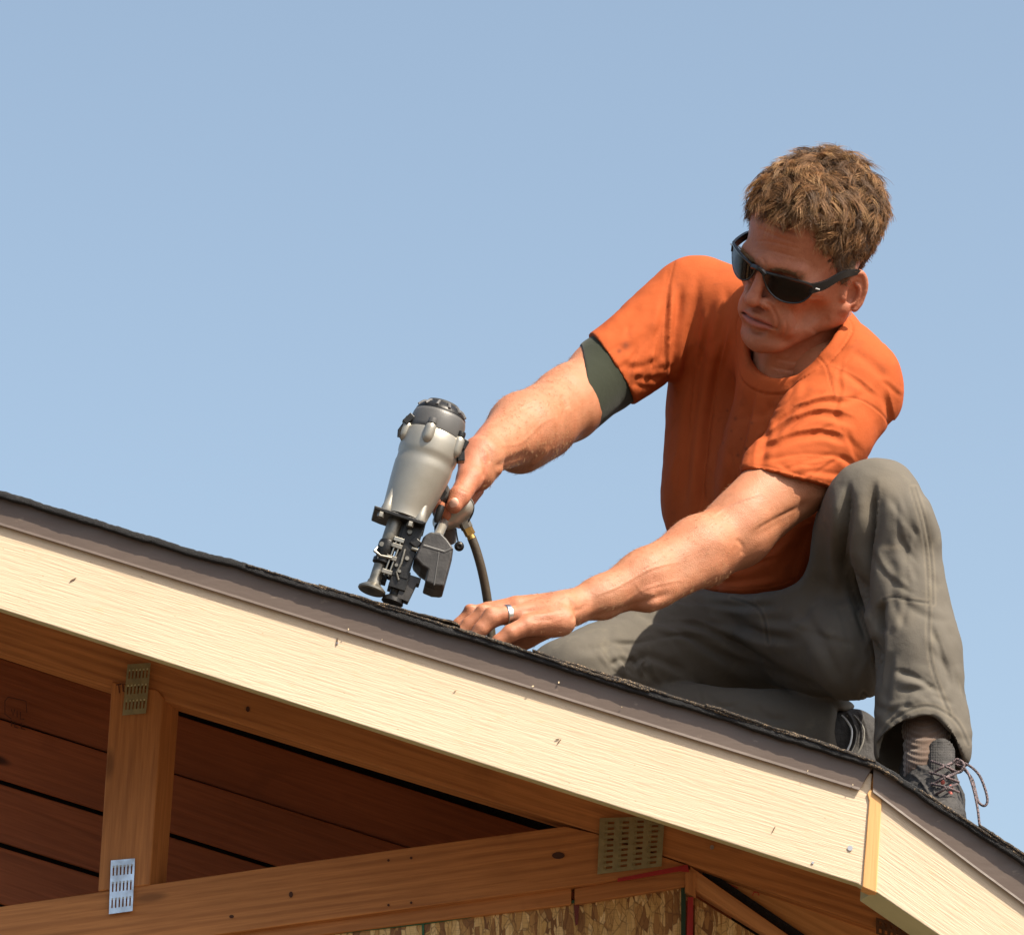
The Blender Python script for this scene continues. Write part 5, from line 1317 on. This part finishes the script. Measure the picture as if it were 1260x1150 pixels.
GREYM = simple('worn_grey_steel', (0.20, 0.185, 0.155), 0.38, 0.7, var=0.35, vs=70)
BRIGHT = simple('bright_steel', (0.34, 0.32, 0.27), 0.36, 1.0)
CANM = simple('scuffed_black_polymer', (0.028, 0.025, 0.023), 0.5, bumps=((60, 0.001), (700, 0.0002)), var=0.35, vs=50)
BRASS = simple('brass', (0.62, 0.40, 0.13), 0.3, 1.0)
HOSE = simple('olive_brown_rubber_hose', (0.060, 0.045, 0.028), 0.5, bumps=((300, 0.0004),))
gun = tag(empty('nail_gun', Vector(gun_fr((25, 205, 0)))), "silver and black coil nail gun pressed against the shingle edge under the man's hand", 'nail gun')
def lathe(name, prof, c, mat, n=40, axis='a', parent=None, frame=gun_fr, phase=0, label=None, squash=None, bev=0):
    """prof: list of (radius, position along the axis, sideways shift)"""
    V = []; F = []; k = len(prof)
    for pr in prof:
        r, t = pr[0], pr[1]; sh = pr[2] if len(pr) > 2 else 0
        for i in range(n):
            q = 2 * math.pi * i / n + phase; x, y = r * math.cos(q), r * math.sin(q)
            if squash: y *= squash
            V.append({'a': (c[0] + x + sh, c[1] + t, c[2] + y), 'b': (c[0] + t, c[1] + x, c[2] + y), 'n': (c[0] + x, c[1] + y, c[2] + t)}[axis])
    for j in range(k - 1):
        for i in range(n): F.append([j * n + i, j * n + (i + 1) % n, (j + 1) * n + (i + 1) % n, (j + 1) * n + i])
    F += [list(range(n)), [(k - 1) * n + i for i in range(n)]]
    return part(name, V, F, mat, parent or gun, frame, label=label, bev=bev)
def boxp(name, c, h, mat, parent=None, rot=0, bev=0.0008, frame=gun_fr, taper=1.0):
    V = []
    for sx, sy, sz in [(x, y, z) for x in (-1, 1) for y in (-1, 1) for z in (-1, 1)]:
        t = taper if sy > 0 else 1.0; x, y, z = sx * h[0] * t, sy * h[1], sz * h[2] * t
        V.append((c[0] + x * math.cos(rot) - y * math.sin(rot), c[1] + x * math.sin(rot) + y * math.cos(rot), c[2] + z))
    F = [[0, 1, 3, 2], [4, 6, 7, 5], [0, 4, 5, 1], [2, 3, 7, 6], [0, 2, 6, 4], [1, 5, 7, 3]]
    return part(name, V, F, mat, parent or gun, frame, smooth=False, bev=bev)
def rod(name, pts, r, mat, parent=None, sides=10, frame=gun_fr):
    v, f_ = tube(pts, r, sides); return part(name, v, f_, mat, parent or gun, frame)
def prismp(name, poly, n0, n1, mat, parent=None, frame=gun_fr, bev=0.001, px=True, inset=0):
    pl = []
    for (u, v) in poly:
        if px:
            d = np.array([u - 530, v - 533.]); M = np.array([[GB[0], GA[0]], [GB[1], GA[1]]]); q = np.linalg.solve(M, d); pl.append((q[0], q[1]))
        else: pl.append((u, v))
    cx = sum(p[0] for p in pl) / len(pl); cy = sum(p[1] for p in pl) / len(pl); n = len(pl)
    sh = lambda p, f: (cx + (p[0] - cx) * f, cy + (p[1] - cy) * f)
    lay = [(n0, 1 - inset), (n0 + (n1 - n0) * 0.22, 1.0), (n0 + (n1 - n0) * 0.78, 1.0), (n1, 1 - inset)] if inset else [(n0, 1), (n1, 1)]
    V = [(*sh(p, f), z) for z, f in lay for p in pl]; F = [list(range(n)), [(len(lay) - 1) * n + i for i in range(n)]]
    for j in range(len(lay) - 1): F += [[j * n + i, j * n + (i + 1) % n, (j + 1) * n + (i + 1) % n, (j + 1) * n + i] for i in range(n)]
    return part(name, V, F, mat, parent or gun, frame, smooth=False, bev=bev)
# housing
hs_ = lathe('housing', [(30, 1, 5), (35, 2, 5), (36.5, 5, 5), (37.2, 16, 5), (37.4, 26, 4.8), (36.8, 31, 4.7), (35.6, 34, 4.6), (35.4, 40, 4.5), (36.0, 44, 4.3), (35.6, 50, 4), (33.6, 68, 2.8), (31.2, 86, 1.6), (29.3, 100, 0.6), (28.4, 108, 0.1), (28.6, 112, 0), (25, 113.5, 0)], (0, 0, 0), SILV, 56)
for ang, l, hh in ((-100, 0, 14), (-28, 0, 16), (-165, 0, 13), (60, 0, 14)):
    q = math.radians(ang); bx = 4.8 + 37.0 * math.cos(q); nz = 37.0 * math.sin(q)
    lathe('boss', [(4.0, -3), (6.6, 0), (7.0, 4), (7.0, hh), (5.6, hh + 5), (2.5, hh + 8)], (bx * 0.97, 1, nz * 0.97), SILV, 16)
    lathe('cap_bolt', [(5.2, -9), (5.6, -7), (5.6, -3), (3.8, -2.6), (3.8, 0)], (bx * 0.97, 1, nz * 0.97), CAPM if ang != -28 else BLACKM, 14)
for b_, n_ in ((-22, -16), (20, -18), (-20, 18), (20, 18)):   # flared feet of the housing
    lathe('housing_foot', [(3, 84), (6.5, 104), (8.2, 112), (7.6, 114)], (b_, 0, n_), SILV, 14)
cap = lathe('end_cap', [(33, 3, 5), (34.8, 1, 5), (35, -4, 5), (34.4, -12, 5), (33.5, -19, 5), (32.2, -23, 5), (30, -24.5, 5)], (0, 0, 0), CAPM, 48)
crown = lathe('exhaust_crown', [(31.6, -22.5, 5), (31.8, -25, 5), (29.0, -29.5, 4.8), (24, -34, 4.2), (19, -36.5, 4), (8, -37.3, 4), (1, -37.5, 4)], (0, 0, 0), BLACKM, 40)
VENT = simple('vent_rib_grey', (0.11, 0.105, 0.10), 0.4)
for k in range(12):
    q = 2 * math.pi * (k + 0.5) / 12; r0, r1 = 22.5, 31.2; c_, s_ = math.cos(q), math.sin(q)
    rod('vent_rib', [(4.5 + r0 * c_, -34.8, r0 * s_), (4.9 + 26 * c_, -33.0, 26 * s_), (5 + r1 * c_, -27.5, r1 * s_)], 1.9, VENT, crown if False else gun, 6)
lathe('crown_disc', [(20, -36.2, 4.2), (20, -38.6, 4.2), (17, -39.6, 4.2), (1, -40, 4.2)], (0, 0, 0), CAPM, 30)
# side latches
boxp('latch', (42, 12, -6), (4.5, 13, 7), BLACKM, rot=-0.35); boxp('latch', (44, 4, -10), (3.5, 6, 5), BLACKM, rot=0.2)
boxp('latch', (-31, -4, -12), (4, 7, 5), BLACKM, rot=0.5); rod('latch_pin', [(-35, 3, -12), (-38, 12, -12), (-36, 20, -12)], 1.8, BLACKM)
# base flange
prismp('base_flange', [(-38, 113.5), (-37, 117), (-26, 118), (24, 118), (29, 116), (29, 113.2)], -27, 27, BLACKM, px=False)
for b_ in (-27, 11): lathe('flange_bolt', [(3.8, 117.8), (4.4, 119), (4.4, 124), (2.6, 125)], (b_, 0, -23), GREYM, 6)
lathe('flange_bolt', [(4.0, 117.8), (4.4, 119), (4.4, 124), (2.6, 125)], (22, 0, 20), GREYM, 6)
# nose assembly
lathe('guide_cylinder', [(8.6, 117), (9.4, 119), (9.4, 143), (8.8, 145)], (-8, 0, -8), GREYM, 24)
lathe('guide_sleeve', [(10, 145), (11, 148), (11, 160), (9.5, 164), (9.5, 167), (11.5, 168), (11.5, 173), (8, 175)], (-8.5, 0, -7), BLACKM, 20)
lathe('depth_stop_stem', [(7.6, 172), (7.4, 178), (7.4, 196), (8.4, 199)], (-9.5, 0, -6), GREYM, 20)
lathe('depth_stop_foot', [(8.4, 196), (9, 200), (13.5, 203), (17.4, 206), (17.6, 208.5), (16, 210), (5, 210.5)], (-9.5, 0, -6), GREYM, 26)
boxp('driver_channel', (16, 150, 0), (12, 34, 13), BLACKM); boxp('driver_channel', (19, 186, 0), (11, 12, 12), BLACKM)
boxp('nose_block', (5, 132, 6), (15, 14, 14), BLACKM); boxp('nose_block', (-2, 178, 8), (6, 14, 7), BLACKM)
lathe('contact_foot', [(9, 190), (10, 195), (7, 199), (7, 204), (13, 208), (14, 213), (11, 215)], (19, 0, 0), BLACKM, 18)
boxp('guard_plate', (31, 195, -2), (9, 13, 8), CANM, rot=0.08, taper=0.85); boxp('guard_plate', (30, 180, -2), (14, 4, 8), CANM)
for db in (0, 5.5): rod('spring_rod', [(1 + db, 143, -17), (-1 + db, 188, -16)], 1.3, BRIGHT)
for a_ in (142, 150, 166, 184): boxp('clamp', (3.5 if a_ < 160 else 1.5, a_, -16), (6.5, 2.6, 3), GREYM if a_ != 142 else BRIGHT, bev=0.0005)
rod('trip_wire', [(-19, 158, -15), (-21, 164, -17), (-12, 168, -19), (2, 166, -18)], 1.7, BRIGHT)
rod('trip_wire', [(14, 150, -15), (15, 168, -16), (13, 180, -15), (18, 188, -14)], 1.5, GREYM)
rod('latch_lever', [(22, 146, -14), (32, 147, -17), (37, 150, -17)], 2.2, BRIGHT); boxp('latch_lever', (24, 138, -12), (6, 5, 4), BLACKM, rot=0.4)
for (b_, a_, r_) in ((13, 128, 3), (20, 160, 2.6), (10, 172, 2.2), (16, 178, 2.0), (-15, 153, 3), (-13, 170, 2.4), (-2, 150, 2.2)):
    lathe('screw_head', [(r_, -2), (r_ * 1.1, 0), (r_ * 0.8, 2)], (b_, a_, -15), GREYM, 10, axis='n')
# nail canister
can = prismp('nail_canister', [(528, 659), (541, 660), (549, 668), (557, 679), (555, 693), (545, 730), (533, 729), (521, 724), (525, 708), (517, 703), (508, 693), (511, 684), (517, 672), (520, 664)], -24, 28, CANM, inset=0.07, bev=0.002)
prismp('canister_rib', [(519, 676), (545, 684), (555, 680), (556, 682), (545, 687), (518, 679)], -24.8, -14, CAPM)
prismp('canister_rib', [(537.5, 686), (539, 686), (533, 727), (531.5, 727)], -24.8, -14, CAPM)
# handle running back from the housing to a rounded end
rod('handle', [(26, 58, 26), (36, 60, 48), (46, 70, 66), (52, 84, 78), (56, 94, 88)], [17, 16, 14, 13.5, 14], CAPM, sides=24)
E_ = lambda p: GO + p[0] * GB + p[1] * GA + p[2] * GN
f = Field(E_((64, 84, 82)) - 50, E_((64, 84, 82)) + 60, 1.5)
d0 = np.array([561, 634, E_((64, 84, 60))[2]]); d1 = np.array([567, 624, E_((64, 84, 60))[2]])
f.cone(d0 + [-4, 0, 0], 16, d1, 17, k=1); f.cone(d0 + [-14, 6, 0], 11, d0 + [-20, 8, -3], 8, k=8); f.cone(d0 + [-18, 8, -4], 7, (538, 660, E_((40, 120, 10))[2]), 6.5, k=10)
V, Q = f.mesh(); V = relax(V, Q, 2); baked('handle_end', V, Q, SILV, gun)
v, f_ = tube(catmull([d1 + [9, -13, -8], d1 + [15, -4, -6], d1 + [15, 6, -6], d1 + [9, 18, -6]], 5), 1.0, 6); part('gasket', v, f_, BLACKM, gun)
rod('strut', [(538, 661, E_((40, 120, 4))[2]), (546, 643, E_((50, 96, 40))[2])], 6, SILV, frame=W)
lathe('trigger', [(4, -5), (5, 0), (4.5, 12), (3, 16)], (40, 84, 6), BLACKM, 12)
# air fitting
zf = d0[2]
rod('air_fitting', [(570, 640, zf), (575, 650, zf - 1)], 7.5, GREYM, frame=W, sides=6); rod('air_fitting', [(574, 648, zf - 1), (579, 658, zf - 2)], 6.6, BRASS, frame=W, sides=6); rod('air_fitting', [(577, 655, zf - 1), (581, 663, zf - 2)], 5.2, BRASS, frame=W, sides=14)
rod('tether', catmull([(561, 650, zf - 8), (562, 658, zf - 9), (564, 668, zf - 9)], 4), 0.9, BLACKM, frame=W)
f = Field((556, 662, zf - 18), (575, 682, zf + 2), 1.0); f.ell((565, 672, zf - 9), (6.2, 6.2, 6), k=1); f.ell((565, 672, zf - 16), (3.4, 3.4, 3), k=1, mode='sub'); V, Q = f.mesh(); V = relax(V, Q, 1); baked('inlet_plug', V, Q, BLACKM, gun)
# hose
hp = catmull([(580, 661, zf - 1), (585, 674, zf - 1), (591, 694, zf), (596, 716, zf + 3), (600, 740, zf + 6), (603, 764, zf + 12)], 6)
tail = np.array([Winv(P(606, 800, .19)), Winv(P(612, 818, .26)), Winv(P(640, 842, .34)), Winv(P(700, 890, .45)), Winv(P(760, 940, .56))])
hp = np.vstack([hp, catmull(tail, 6)]); v, f_ = tube(hp, 5.6, 14)
ho = part('air_hose', v, f_, HOSE, gun, W); wm = Vector(gun.location); ho.parent = None; ho.matrix_parent_inverse = Matrix.Identity(4); ho.location = wm
tag(ho, 'olive brown rubber air hose hanging from the brass fitting of the nail gun', 'hose')
